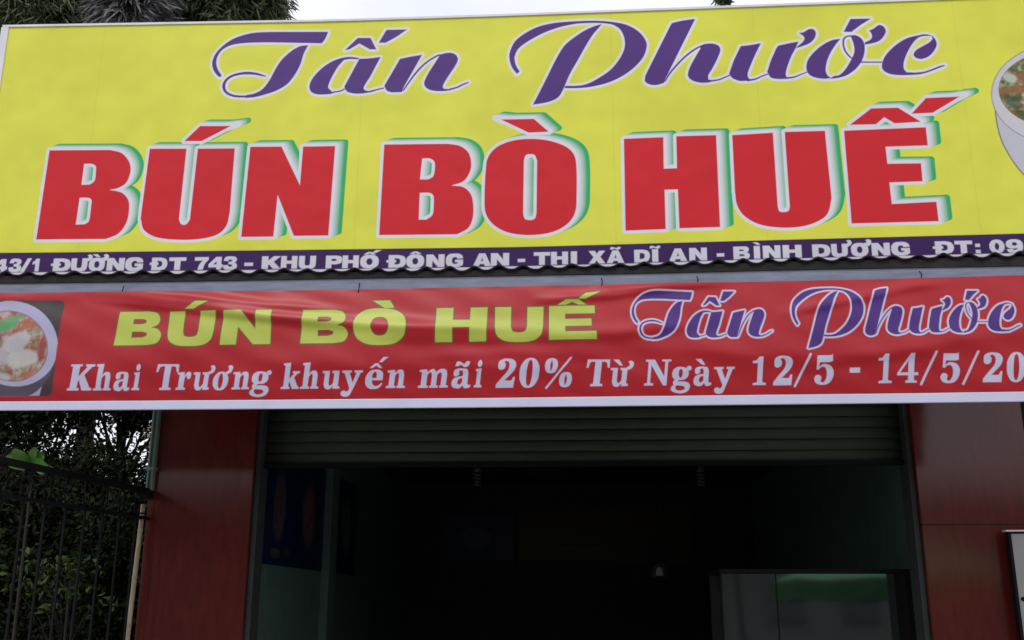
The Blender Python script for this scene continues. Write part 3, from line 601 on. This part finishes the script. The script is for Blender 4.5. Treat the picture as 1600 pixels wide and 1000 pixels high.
# ------------------------------------------------------------------ the red banner
BY = EY-.015
cb = Canvas(BY, -60, 1700, 420, 650, 560)
cb.img[:] = (.44, .014, .022)
f = cb.field(); cb.draw(f, WHT, 3); cb.paint(f, (.60, .58, .76), .05, 1.2)
f = cb.field(); cb.draw(f, YEL, 5); cb.paint(f, (.11, .10, .02), 2.0, 1.3); cb.paint(f, (.50, .56, .09), .2, 1.1)
f = cb.field(); cb.draw(f, SCRIPT2, 5); cb.paint(f, (.60, .54, .72), 3.0, 1.2); cb.paint(f, (.075, .022, .20), .1, 1.0)
f = cb.field(); cb.draw(f, trace(0, 440, 5, "-300,150! 470,152! 500,160 512,185 500,260! 420,840! 405,880 380,895 340,898! -300,898!"), 5)
clip = f.copy(); cb.paint(f, (.055, .040, .042), 0)
g = cb.field(); cb.draw(g, trace(0, 440, 5, "-200,900! 100,900! 310,893! 420,600! 380,560! -200,780!"), 5); cb.paint(np.minimum(g, clip), (.36, .38, .58), 0)
g = cb.field(); cb.draw(g, ell(24, 552, 66, 72, .2), 5); cb.paint(np.minimum(g, clip), (.10, .07, .10), 0)
g = cb.field(); cb.draw(g, ell(22, 538, 73, 66, .35), 5); cb.paint(np.minimum(g, clip), (.44, .42, .60), 0, 1.6)
g = cb.field(); cb.draw(g, ell(18, 542, 60, 53, .35), 5); cb.paint(np.minimum(g, clip), (.28, .10, .08), 1.5, 2.5)
noodle_fill(cb, g, [(.30, .10, .07), (.40, .20, .14), (.52, .46, .42), (.34, .09, .05), (.48, .42, .40), (.26, .22, .12)], 21, 18)
for (x, y, a, b, r, col) in ((38, 562, 26, 13, -.15, (.52, .52, .50)), (30, 537, 24, 13, -.5, (.48, .48, .52)), (70, 545, 6, 22, .2, (.32, .04, .035)), (8, 512, 22, 9, -.2, (.06, .32, .12)), (26, 500, 14, 5, -.3, (.12, .36, .16)),
                              (48, 508, 12, 8, .3, (.42, .12, .06)), (62, 498, 12, 6, .7, (.50, .40, .42)), (6, 560, 12, 14, 0, (.46, .42, .46)), (50, 585, 22, 5, -.3, (.40, .16, .08)), (5, 590, 14, 6, .1, (.50, .50, .52)), (2, 530, 6, 6, 0, (.22, .02, .04))):
    g2 = cb.field(); cb.draw(g2, ell(x, y, a, b, r), 4); cb.paint(np.minimum(g2, g), col, 0, 5, .88)
HEMT = [(-140, 627.5), (0, 627), (170, 626), (400, 624.5), (560, 623), (760, 621.5), (960, 619), (1200, 616.5), (1430, 614), (1600, 611.5), (1760, 609)]
HEMB = [(-140, 642), (0, 641.5), (170, 640.5), (400, 639), (560, 638), (760, 636.5), (960, 634.5), (1200, 632), (1430, 629.5), (1600, 627.5), (1760, 625)]
BT = [(-140, 457), (0, 458), (200, 456.5), (400, 454.5), (560, 452.5), (700, 449.5), (960, 444.5), (1200, 440), (1400, 435.5), (1600, 430), (1760, 426)]
BIMG = cb.image('banner_print')
ban = tag(empty('hanging_banner', (0, BY, at(800, 540, BY).z)), 'red cloth banner with yellow capitals and purple script hung under the awning', 'banner')
def crease(px, py, line, w, A, grow=True):
    best = 1e9; t = 0
    for (x0, y0), (x1, y1) in zip(line[:-1], line[1:]):
        dx, dy = x1-x0, y1-y0; u = max(0, min(1, ((px-x0)*dx+(py-y0)*dy)/(dx*dx+dy*dy))); X, Y_ = x0+u*dx, y0+u*dy
        d = math.hypot(px-X, py-Y_)
        if d < best: best = d; sg = 1 if py > Y_ else -1; ends = u
    if best > 4*w: return 0
    s = best*sg/w
    L = line[-1][0]-line[0][0]; q = (px-line[0][0])/L; env = max(0, min(1, min(q*5+.25, (1-q)*4+.1)))
    return A*env*math.exp(-s*s) if s > 0 else A*env*math.exp(-s*s*.45)
CR = [([(110, 452), (215, 464), (300, 474), (380, 488), (470, 502), (600, 512), (760, 516), (900, 515)], 9, .020), ([(150, 470), (260, 482), (420, 500), (520, 505)], 5, .009), ([(190, 452), (300, 463), (420, 478), (560, 488)], 5, .010),
      ([(560, 524), (760, 530), (960, 524), (1110, 505)], 9, .012), ([(840, 470), (960, 462), (1060, 448), (1150, 440)], 6, .013), ([(930, 455), (1010, 449), (1080, 441)], 4, .008),
      ([(1220, 492), (1330, 470), (1430, 448), (1500, 440)], 7, .010), ([(1000, 540), (1200, 560), (1400, 545), (1600, 520)], 14, .010), ([(1240, 575), (1330, 562), (1480, 548)], 8, .007), ([(380, 560), (560, 575), (760, 572), (960, 580)], 14, .008), ([(-60, 470), (60, 462), (140, 466)], 8, .006), ([(640, 560), (800, 552), (940, 556)], 9, .005)]
NX, NY = 380, 56; V = []; F = []
for i in range(NX+1):
    px = -100+1800*i/NX; yt, yb = line_y(px, BT), line_y(px, HEMT)
    for j in range(NY+1):
        v = j/NY; py = yt+(yb-yt)*v; p = at(px, py, BY)
        d = .030*math.sin(math.pi*v)**.9+sum(crease(px, py, l, w_, A) for l, w_, A in CR)+.003*math.sin(px*.021+py*.05)*math.sin(math.pi*v)+.0015*math.sin(px*.06-py*.12)
        V.append((p.x, BY-max(d, 0), p.z))
for i in range(NX):
    for j in range(NY): a = i*(NY+1)+j; F.append((a, a+1, a+NY+2, a+NY+1))
o = mesh('printed_cloth', V, F, print_mat('banner_print', BIMG, .40, .36, bump=.05, dirt=.03), ban, True); cb.uv(o.data)
strip('hem', HEMT, HEMB, BY-.004, BY+.010, mat('hem_cloth', (.60, .60, .76), .45, noise=.05, scale=3), ban, n=60, topadd=.1, bevel=.004, x0=-100, x1=1700)
for px in (-60, 190, 560, 940, 1090, 1440, 1690):      # ties to the beam
    p = at(px, line_y(px, BT)+2, BY)
    MB().tube([(p.x, BY-.004, p.z-.01), (p.x+.004, BY+.004, p.z+.03), (p.x, BY+.02, p.z+.05)], .003, 6).build('tie', M['black'], ban)

# ------------------------------------------------------------------ plants and trees
def leaves(name, pts, size, m, parent, aspect=.45, droop=.3, seed=1, fold=True, var=.4):
    r = np.random.default_rng(seed); n = len(pts)
    d = r.normal(size=(n, 3)); d[:, 2] -= droop; d /= np.linalg.norm(d, axis=1)[:, None]
    u = r.normal(size=(n, 3)); s = np.cross(d, u); s /= np.linalg.norm(s, axis=1)[:, None]; nn_ = np.cross(d, s)
    L = size*(1+var*(r.random(n)*2-1)); L = L[:, None]; Wd = L*aspect*.5
    base = pts; tip = pts+d*L; mid = pts+d*L*.45
    a = mid+s*Wd+nn_*Wd*.35; b = mid-s*Wd+nn_*Wd*.35
    V = np.stack([base, a, tip, b], 1).reshape(-1, 3)
    me = bpy.data.meshes.new(name); me.vertices.add(4*n); me.vertices.foreach_set('co', V.ravel())
    me.loops.add(6*n); me.polygons.add(2*n)
    k = np.arange(n)[:, None]*4; idx = np.concatenate([k+0, k+1, k+2, k+0, k+2, k+3], 1).ravel().astype(np.int32)
    me.loops.foreach_set('vertex_index', idx); me.polygons.foreach_set('loop_start', np.arange(0, 6*n, 3, dtype=np.int32))
    me.update(); me.validate(); return link(name, me, m, parent)
def crown_pts(c, rx, ry, rz, n, clumps, seed, cr_=.33):
    r = np.random.default_rng(seed); k = r.normal(size=(clumps, 3)); k /= np.linalg.norm(k, axis=1)[:, None]; k *= (r.random(clumps)**.45)[:, None]
    i = r.integers(0, clumps, n); g = r.normal(size=(n, 3))*.5; p = k[i]+g*cr_*(.6+.8*r.random(clumps))[i][:, None]
    return np.array(c)+p*np.array([rx, ry, rz]), np.array(c)+k*np.array([rx, ry, rz])
def tree(name, base, c, rx, ry, rz, n, size, m, label, cat='tree', group=None, clumps=40, seed=1, aspect=.45, droop=.3, cr_=.33, trunk_r=.075):
    t = tag(empty(name, base), label, cat, group); p, k = crown_pts(c, rx, ry, rz, n, clumps, seed, cr_)
    leaves('crown', p, size, m, t, aspect, droop, seed)
    b = Vector(base); cc = Vector(c); mb = MB()
    mid = b.lerp(cc, .5)+Vector((random.uniform(-.15, .15), random.uniform(-.15, .15), 0))
    mb.tube([b-Vector((0, 0, .05)), mid, cc], trunk_r, 9, trunk_r*.35)
    for q in k[:14]:
        s = mid.lerp(cc, random.uniform(.1, .8)); e = Vector(q); mb.tube([s, s.lerp(e, .5)+Vector((0, 0, .1)), e], trunk_r*.3, 5, trunk_r*.06)
    mb.build('trunk', M['bark'], t, True); return t
# feathery needle trees above the sign
def needle_tree(base, c, rad, n, label, seed, m, group, L=.24, W=.030):
    t = tag(empty('needle_tree', base), label, 'tree', group); r = np.random.default_rng(seed); P = []; D = []
    limbs = MB(); cc = Vector(c); b = Vector(base)
    limbs.tube([b-Vector((0, 0, .05)), b.lerp(cc, .6)+Vector((.1, .05, 0)), cc+Vector((0, 0, rad[2]*.8))], .17, 9, .04)
    for i in range(n):
        a = r.random()*2*math.pi; e = r.uniform(-.75, .9); q = r.random()**.4
        tip = np.array([math.cos(a)*math.sqrt(1-e*e*.7)*rad[0]*q, math.sin(a)*math.sqrt(1-e*e*.7)*rad[1]*q, e*rad[2]*q])+np.array(c)
        root = np.array(c)+np.array([0, 0, (tip[2]-c[2])*.55-.15]); ax = tip-root
        if i < 60: limbs.tube([tuple(root), tuple(root+ax*.55+np.array([0, 0, .12])), tuple(tip)], .03, 5, .006)
        k = 46; u = r.random(k)**.8; pp = root+ax*u[:, None]+r.normal(size=(k, 3))*.05; pp[:, 2] += .25*u*(1-u)
        dd = ax/np.linalg.norm(ax)*.7+r.normal(size=(k, 3))*.55; dd[:, 2] -= .45+.5*u; P.append(pp); D.append(dd)
    P = np.concatenate(P); D = np.concatenate(D); D /= np.linalg.norm(D, axis=1)[:, None]; N = len(P)
    s = np.cross(D, r.normal(size=(N, 3))); s /= np.linalg.norm(s, axis=1)[:, None]; ln = (L*(.5+r.random(N)))[:, None]
    V = np.stack([P-s*W*.25, P+s*W*.25, P+D*ln*.5+s*W*.5, P+D*ln, P+D*ln*.5-s*W*.5], 1)
    V = V[:, [0, 1, 2, 3, 4]].reshape(-1, 3); me = bpy.data.meshes.new('crown'); me.vertices.add(5*N); me.vertices.foreach_set('co', V.ravel())
    k = np.arange(N)[:, None]*5; idx = np.concatenate([k+j for j in (0, 1, 2, 0, 2, 3, 0, 3, 4)], 1).ravel().astype(np.int32)
    me.loops.add(9*N); me.polygons.add(3*N); me.loops.foreach_set('vertex_index', idx); me.polygons.foreach_set('loop_start', np.arange(0, 9*N, 3, dtype=np.int32)); me.update()
    link('crown', me, m, t); limbs.build('trunk', M['bark'], t, True)
TG = 'trees rising behind the yellow sign'
def below(p): return (p.x, p.y, -.02)
M['needle_pale'] = mat('frosted_needles', (.10, .095, .085), .6, noise=.7, scale=3.5, col2=(.30, .29, .30))
p = at(62, 8, 9.2); needle_tree(below(p), tuple(p), (1.15, 1.0, 1.3), 760, 'dark feathery tree above the far left corner of the yellow sign', 31, M['leaf_needle'], TG)
p = at(205, -12, 8.4); needle_tree(below(p), tuple(p), (.66, .6, 1.1), 230, 'greyish tree with pale streaky fronds above the sign, between two darker trees', 32, M['needle_pale'], TG, .36, .038)
p = at(352, -12, 9.6); needle_tree(below(p), tuple(p), (1.34, 1.0, 1.4), 860, 'dense green feathery tree behind the sign with twigs drooping at its right', 33, M['leaf_needle'], TG)
p = at(1129, -3, 26); needle_tree(below(p), tuple(p), (.34, .3, .26), 26, 'sparse distant treetop just peeking over the right half of the sign', 34, M['leaf_needle'], TG, .18, .05)

GG = 'garden trees behind the iron fence'
def gt(px, py, Y, rx, ry, rz, n, size, m, label, seed, **kw):
    p = at(px, py, Y); tree('garden_tree', (p.x, p.y, -.02), tuple(p), rx, ry, rz, n, size, M[m], label, 'tree', GG, seed=seed, **kw)
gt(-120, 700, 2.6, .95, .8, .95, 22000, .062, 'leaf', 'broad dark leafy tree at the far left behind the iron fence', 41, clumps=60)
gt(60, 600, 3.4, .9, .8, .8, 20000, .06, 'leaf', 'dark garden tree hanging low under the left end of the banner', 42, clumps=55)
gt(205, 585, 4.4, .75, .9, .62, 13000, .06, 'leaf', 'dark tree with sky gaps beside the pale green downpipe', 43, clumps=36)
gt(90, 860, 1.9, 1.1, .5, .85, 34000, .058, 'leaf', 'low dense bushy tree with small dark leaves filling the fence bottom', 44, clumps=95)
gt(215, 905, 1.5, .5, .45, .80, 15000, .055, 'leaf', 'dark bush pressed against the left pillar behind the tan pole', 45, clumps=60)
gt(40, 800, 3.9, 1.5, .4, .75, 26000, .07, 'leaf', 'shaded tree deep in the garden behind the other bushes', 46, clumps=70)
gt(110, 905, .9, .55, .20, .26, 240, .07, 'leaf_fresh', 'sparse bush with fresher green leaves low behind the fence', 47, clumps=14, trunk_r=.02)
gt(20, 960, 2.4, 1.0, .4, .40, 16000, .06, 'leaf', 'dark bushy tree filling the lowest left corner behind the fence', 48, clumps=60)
# plant with big bright leaves just over the fence
q0 = at(50, 742, .5); pl = tag(empty('bright_plant', (q0.x, .5, -.02)), 'plant with large bright green leaves showing above the iron fence rail', 'plant')
MB().tube([(q0.x, .5, -.02), (q0.x+.02, .5, 1.2), (q0.x, .5, q0.z)], .02, 7, .008).build('stem', M['bark'], pl, True)
for (x0, y0, x1, y1, w_) in ((45, 735, 10, 712, .11), (48, 732, 22, 700, .10), (47, 735, 44, 724, .08), (50, 730, 58, 697, .06), (54, 733, 78, 728, .12), (52, 728, 70, 706, .11), (58, 735, 92, 733, .05), (40, 738, 12, 716, .05)):
    a = at(x0, y0, .5); b = at(x1, y1, .5+random.uniform(-.12, .05)); ax = b-a; sd2 = ax.cross(Vector((0, 1, .3))).normalized(); V = []; F = []
    for k in range(9):
        t = k/8; c = a+ax*t+Vector((0, -.02*math.sin(math.pi*t), -.02*t*t)); ww = w_*.5*math.sin(math.pi*min(1, t*.92+.06))**.8
        V += [tuple(c+sd2*ww+Vector((0, -.015, .012))), tuple(c), tuple(c-sd2*ww+Vector((0, -.015, .012)))]
    for k in range(8): F += [(3*k, 3*k+1, 3*k+4, 3*k+3), (3*k+1, 3*k+2, 3*k+5, 3*k+4)]
    mesh('leaf', V, F, M['leaf_bright'], pl, True)

# ------------------------------------------------------------------ iron fence at the left, running from the pillar to the street
fa, fb = at(233, 768, -.03), at(-45, 707, -1.75)
fz = fa.z; fx = lambda y: fa.x+(fb.x-fa.x)*(y-fa.y)/(fb.y-fa.y)
fe = tag(empty('iron_fence', (fa.x, fa.y, 0)), 'black iron fence with oval ornaments running from the left pillar into the street', 'fence')
for z, h in ((fz, .034), (fz-.17, .02), (.22, .03)):
    V = []; y0, y1 = -.02, -3.0
    a = (fx(y0), y0); b = (fx(y1), y1)
    mesh('rail', [(a[0]-.015, a[1], z-h/2), (a[0]+.015, a[1], z-h/2), (a[0]+.015, a[1], z+h/2), (a[0]-.015, a[1], z+h/2), (b[0]-.015, b[1], z-h/2), (b[0]+.015, b[1], z-h/2), (b[0]+.015, b[1], z+h/2), (b[0]-.015, b[1], z+h/2)],
         [(0, 1, 2, 3), (7, 6, 5, 4), (0, 4, 5, 1), (1, 5, 6, 2), (2, 6, 7, 3), (3, 7, 4, 0)], M['black'], fe)
barm = None; ovm = None
for k in range(15):
    y = -.16-.19*k; x = fx(y)
    if barm is None:
        b_ = MB(); b_.box(-.006, .006, -.006, .006, .05, fz-.18).build('bar', M['black'], fe); o1 = C.objects[-1]; barm = o1.data; o1.location = (x-fe.location.x, y-fe.location.y, 0)
        ring = MB(); ring.tube([(.0, .038*math.sin(2*math.pi*i/14), fz-.086+.068*math.cos(2*math.pi*i/14)) for i in range(15)], .006, 5); o2 = ring.build('ornament', M['black'], fe, True); ovm = o2.data; o2.location = (x-fe.location.x, y-fe.location.y, 0)
        continue
    for nm, d_ in (('bar', barm), ('ornament', ovm)):
        o = bpy.data.objects.new(nm, d_); C.objects.link(o); o.parent = fe; o.location = (x-fe.location.x, y-fe.location.y, 0)
for y in (-2.98,): MB().box(fx(y)-.025, fx(y)+.025, y-.025, y+.025, 0, fz+.05).build('post', M['black'], fe)
q = at(229, 772, -.05); MB().box(q.x-.035, q.x+.030, -.09, -.014, q.z-.028, q.z+.03).build('hinge_block', M['black'], fe, bevel=.006)

# downpipe and bamboo pole on the pillar edge
a = at(238, 642, -.06); b = at(228, 766, -.06)
dpx = (a.x+b.x)/2; dp = tag(empty('downpipe', (dpx, -.06, b.z)), 'pale green downpipe on the outer edge of the left pillar', 'pipe')
MB().box(dpx-.002, dpx+.044, -.062, -.016, b.z, 3.9).build('pipe', M['pale_green'], dp, bevel=.008)
MB().box(dpx+.014, dpx+.024, -.0675, -.0625, b.z+.01, 3.9).build('groove_strip', M['rail'], dp)
for z in (2.42, 3.1): MB().box(dpx-.006, dpx+.048, -.069, -.012, z, z+.02).build('clip', M['pale_green'], dp)
a = at(224, 788, -.09); b = at(199, 999, -.09)
po = tag(empty('bamboo_pole', ((a.x+b.x)/2, -.09, 0)), 'thin tan pole leaning beside the left pillar', 'pole')
pts = [(b.x+(a.x-b.x)*t-(.0 if t > 0 else 0), -.09, z) for t, z in ((-(b.z)/(a.z-b.z), 0.0), (0, b.z), (.35, b.z+(a.z-b.z)*.35), (.7, b.z+(a.z-b.z)*.7), (1, a.z))]
mb = MB(); mb.tube(pts, .0145, 10); mb.build('cane', M['tan'], po, True)
for t in (.1, .45, .8, .93): z = b.z+(a.z-b.z)*t; x = b.x+(a.x-b.x)*t; MB().tube([(x, -.09, z-.006), (x, -.09, z+.006)], .0168, 10).build('node', M['bark'] if t > .9 else M['tan'], po, True)

# neighbour behind the garden
nb = tag(empty('neighbour_house', (at(232, 680, 6).x, 6, 0)), 'cream house with stepped ledges glimpsed between the leaves and the downpipe', 'house')
a, b = at(214, 664, 6), at(290, 664, 6)
MB().box(a.x+.16, b.x, 6.15, 8, 0, a.z-.02).build('wall', M['cream'], nb)
for i, (py, h) in enumerate(((664, 9), (676, 7), (688, 12))):
    t, u = at(212+5*i, py, 6), at(212+5*i, py+h, 6); MB().box(t.x, b.x, 6.0+.03*i, 6.14, u.z, t.z).build('ledge', M['cream'], nb, bevel=.006)
r_ = at(1597, 700, .2)
nr = tag(empty('neighbour_shop', (XR1+1.5, .2, 0)), 'dark maroon shop wall just past the right pillar', 'building')
MB().box(XR1+.06, XR1+3, .12, 3, 0, 3.9).build('wall', M['tile'], nr)
MB().box(XR1+.004, XR1+.056, .02, .12, 0, 3.9).build('corner_strip', M['black'], nr)

# notice board on the right pillar
a, b = at(1577, 829, -.10), at(1598, 999, -.10)
nbd = tag(empty('notice_board', (a.x+.3, -.10, 1.0)), 'grey notice board in a dark frame against the right pillar', 'board')
x0 = (a.x+b.x)/2-.012; zt = a.z
MB().box(x0+.018, x0+.60, -.098, -.075, .95, zt-.018).build('panel', M['board'], nbd)
MB().box(x0, x0+.0178, -.108, -.06, .93, zt-.0062).box(x0+.602, x0+.62, -.108, -.06, .93, zt-.0062).box(x0+.0182, x0+.6018, -.108, -.06, .93, .949).box(x0+.0182, x0+.6018, -.108, -.06, zt-.0175, zt-.0062).build('frame', M['black'], nbd, bevel=.002)
MB().box(x0-.012, x0+.63, -.112, -.056, zt-.006, zt+.003).build('top_edge', M['white_metal'], nbd)
for z in (1.1, zt-.1): MB().box(x0+.05, x0+.09, -.06, -.0125, z, z+.03).build('bracket', M['rail'], nbd)
q = at(1601, 936, -.1005); mb = MB(); mb.prism([(q.x+.022*math.cos(t*math.pi/8), q.z+.014*math.sin(t*math.pi/8)) for t in range(16)], -.1002, -.0985); mb.build('printed_mark', M['black'], nbd)

# ------------------------------------------------------------------ inside the shop
def poster_img(name, W, H, bg_, blobs, seed):
    yy, xx = np.mgrid[0:H, 0:W]/float(H); im = np.ones((H, W, 3), np.float32)*np.array(bg_, np.float32); n = noise2(H, W, 9, seed); n2 = noise2(H, W, 4, seed+1)
    for x, y, rx, ry, col, rough_ in blobs:
        d = np.hypot((xx-x)/rx, (yy-y)/ry); a = (np.clip((1-d+.35*(n-.5))*3, 0, 1)*np.clip(1.25-rough_*1.5*(n*.5+n2*.5), 0, 1))[..., None]; im = im*(1-a)+np.array(col)*a
    b = bpy.data.images.new(name, W, H); px = np.ones((H, W, 4), np.float32); px[..., :3] = np.clip(im, 0, 1)**(1/2.2); b.pixels.foreach_set(px.ravel()); b.update(); b.pack(); return b
def poster(name, V, img, label, cat, group=None, rough=.5):
    me = bpy.data.meshes.new(name); me.from_pydata(V, [], [(0, 1, 2, 3)]); l = me.uv_layers.new(name='UVMap')
    for i, u in enumerate(((0, 0), (1, 0), (1, 1), (0, 1))): l.data[i].uv = u
    o = link(name, me, print_mat(name, img, rough, .3, dirt=.05)); s_ = o.modifiers.new('s', 'SOLIDIFY'); s_.thickness = .004; return tag(o, label, cat, group)
ix = XL1-.094; zb = at(391, 879, .45).z
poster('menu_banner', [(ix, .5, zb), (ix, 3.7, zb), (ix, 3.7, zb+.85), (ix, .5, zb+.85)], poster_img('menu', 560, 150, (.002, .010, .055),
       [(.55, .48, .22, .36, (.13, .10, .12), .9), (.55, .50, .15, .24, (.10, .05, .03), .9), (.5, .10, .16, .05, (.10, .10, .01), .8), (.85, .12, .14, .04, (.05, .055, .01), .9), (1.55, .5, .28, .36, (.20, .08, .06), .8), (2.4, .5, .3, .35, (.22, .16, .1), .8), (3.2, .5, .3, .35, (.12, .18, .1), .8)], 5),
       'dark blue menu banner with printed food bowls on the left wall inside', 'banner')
BWY = DEEP-.03
a, b = at(810, 790, BWY), at(1083, 882, BWY)
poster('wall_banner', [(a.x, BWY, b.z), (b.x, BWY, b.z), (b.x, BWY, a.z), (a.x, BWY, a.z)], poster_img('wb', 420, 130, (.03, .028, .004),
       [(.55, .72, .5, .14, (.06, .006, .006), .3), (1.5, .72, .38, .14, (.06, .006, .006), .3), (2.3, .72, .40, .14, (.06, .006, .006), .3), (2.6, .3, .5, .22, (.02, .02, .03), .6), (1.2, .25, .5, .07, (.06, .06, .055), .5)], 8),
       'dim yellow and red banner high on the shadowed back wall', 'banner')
a, b = at(692, 806, BWY), at(803, 876, BWY)
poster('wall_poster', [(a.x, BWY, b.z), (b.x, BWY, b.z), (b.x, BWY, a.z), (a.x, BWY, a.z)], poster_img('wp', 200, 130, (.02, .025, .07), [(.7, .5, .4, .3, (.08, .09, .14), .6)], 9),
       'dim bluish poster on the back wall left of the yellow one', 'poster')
def lamp():
    t = empty('hanging_lamp', (0, 0, 0))
    MB().tube([(0, 0, .16), (0, 0, .40)], .004, 6).build('cord', M['black'], t); MB().lathe([(0, .165), (.02, .16), (.022, .11), (.030, .085), (.030, .07), (0, .068)], seg=14).build('socket', M['lamp_white'], t, True)
    hx = [(.026*math.cos(a_*.55), .026*math.sin(a_*.55), .065-.0022*a_) for a_ in range(46)]
    MB().tube(hx, .0085, 7).build('spiral_tube', M['lamp_white'], t, True); return t
L0 = lamp(); tag(L0, 'unlit spiral bulb hanging in the dark doorway, left of centre', 'lamp', 'bulbs hanging inside the shop')
def put(root, loc):
    root.location = loc
p = at(745, 752, 1.5); put(L0, p)
L1 = L0.copy(); C.objects.link(L1)
for ch in list(L0.children): c = ch.copy(); C.objects.link(c); c.parent = L1
tag(L1, 'unlit spiral bulb hanging in the dark doorway, right of centre', 'lamp'); put(L1, at(1095, 752, 1.5))
p = at(1030, 892, 5.2); wl = tag(empty('pale_fixture', tuple(p)), 'small pale round topped fixture hanging far inside the dark shop', 'lamp')
arch = lambda r: [(-r+p.x, p.z-.07)]+[(p.x-r*math.cos(math.pi*i/10), p.z+r*math.sin(math.pi*i/10)) for i in range(11)]+[(r+p.x, p.z-.07)]
MB().prism(arch(.085), 5.2, 5.26).build('hood', M['lamp_white'], wl, bevel=.008); MB().prism([(x, z) for x, z in [(p.x-.04, p.z-.05), (p.x-.03, p.z+.02), (p.x, p.z+.045), (p.x+.03, p.z+.02), (p.x+.04, p.z-.05)]], 5.19, 5.1995).build('lens', M['alu'], wl)
MB().tube([(p.x, 5.23, p.z+.08), (p.x, 5.23, 3.05)], .005, 6).build('cord', M['black'], wl)

# glass food cabinet inside the doorway at the right; its glass mirrors the street
GY = .37
a, b = at(1124, 889, GY), at(1422, 889, GY); m_ = at(1211, 889, GY)
cab = tag(empty('glass_cabinet', ((a.x+b.x)/2, GY, .06)), 'tall glass fronted food cabinet standing inside the doorway on the right', 'cabinet')
MB().box(a.x, b.x, GY+.02, GY+.55, .065, .86).build('base', M['alu'], cab, bevel=.006)
MB().box(a.x, b.x, GY+.50, GY+.53, .865, a.z-.03).build('back_panel', M['dark_wall'], cab)
MB().box(a.x-.006, b.x+.006, GY-.008, GY+.56, a.z-.026, a.z).build('top', M['black'], cab, bevel=.004)
for i, (u, v) in enumerate(((a.x+.012, m_.x-.004), (m_.x+.004, b.x-.012))):
    MB().box(u, v, GY, GY+.006, .87, a.z-.03).build('pane', M['glass'], cab)
for x in (a.x, m_.x-.0035, b.x-.011): MB().box(x, x+(.007 if x == m_.x-.0035 else .011), GY-.004, GY+.02, .862, a.z-.027).build('post', M['black'], cab)

# ------------------------------------------------------------------ across the street (seen only as reflections in the glass and the cladding)
q = at(1395, 915, 2*GY+7.9); UX = q.x
um = tag(empty('street_parasol', (UX, -7.9, 0)), 'green street parasol behind the photographer, mirrored in the cabinet glass', 'parasol')
MB().tube([(UX, -7.9, 0), (UX, -7.9, 2.45)], .022, 10).build('pole', M['alu'], um, True); MB().lathe([(0, .09), (.1, .09), (.25, .05), (.27, 0), (0, 0)], (UX, -7.9, .0)).build('foot', M['black'], um, True)
V = [(UX, -7.9, 2.50)]; F = []; V2 = []; F2 = []
for k in range(16):
    an = 2*math.pi*k/16; r = 1.66 if k % 2 == 0 else 1.58; dz = 0 if k % 2 == 0 else .035; c_, s_ = math.cos(an), math.sin(an)
    V += [(UX+r*.5*c_, -7.9+r*.5*s_, 2.25+dz), (UX+r*c_, -7.9+r*s_, 1.90+dz)]
    V2 += [(UX+r*1.002*c_, -7.9+r*1.002*s_, 1.90+dz), (UX+r*1.004*c_, -7.9+r*1.004*s_, 1.62+dz*1.5)]
for k in range(16):
    a0 = 1+2*k; b0 = 1+2*((k+1) % 16); F += [(0, a0, b0), (a0, a0+1, b0+1, b0)]; F2.append((2*k, 2*k+1, 2*((k+1) % 16)+1, 2*((k+1) % 16)))
mesh('canopy', V, F, M['parasol'], um); mesh('valance', V2, F2, M['valance'], um)
for k in range(8):
    an = math.pi*k/4; MB().tube([(UX+.02*math.cos(an), -7.9+.02*math.sin(an), 2.44), (UX+1.6*math.cos(an), -7.9+1.6*math.sin(an), 1.905)], .006, 5).build('rib', M['alu'], um)
for i, (x, w_, h, d_, lab) in enumerate(((-11, 8, 3.9, 8, 'single storey pale house across the street, left of the shop axis'), (-1.5, 7, 4.4, 8, 'middle house across the street facing the shop'), (8.5, 9, 3.6, 8, 'long low house across the street on the right'), (20, 10, 4.4, 8, 'farthest house across the street on the right'))):
    hs = tag(empty('street_house', (x, -21, 0)), lab, 'house', 'houses across the street')
    MB().box(x-w_/2, x+w_/2, -21-d_, -21, 0, h-.6).build('wall', M['house'], hs)
    MB().prism([(x-w_/2-.4, h-.595), (x+w_/2+.4, h-.595), (x+w_/2-1, h+.9), (x-w_/2+1, h+.9)], -21-d_-.3, -20.6).build('roof', M['roof'], hs)
    for wx in np.arange(x-w_/2+1, x+w_/2-.8, 1.9):
        wn = MB().box(wx, wx+1.1, -21.01, -20.96, 1, 2.3).build('window', M['house'], hs); MB().box(wx+.07, wx+1.03, -20.955, -20.95, 1.07, 2.23).build('pane', M['pane'], wn)
for i, (x, h, lab) in enumerate(((-6, 3.6, 'street tree across the road, left one'), (4, 4.2, 'street tree across the road, middle one'), (15.5, 3.8, 'street tree across the road, right one'))):
    tree('street_tree', (x, -18.2, 0), (x, -18.2, h), 1.8, 1.4, 1.2, 3500, .3, M['leaf'], lab, 'tree', 'street trees opposite', seed=60+i, clumps=50)
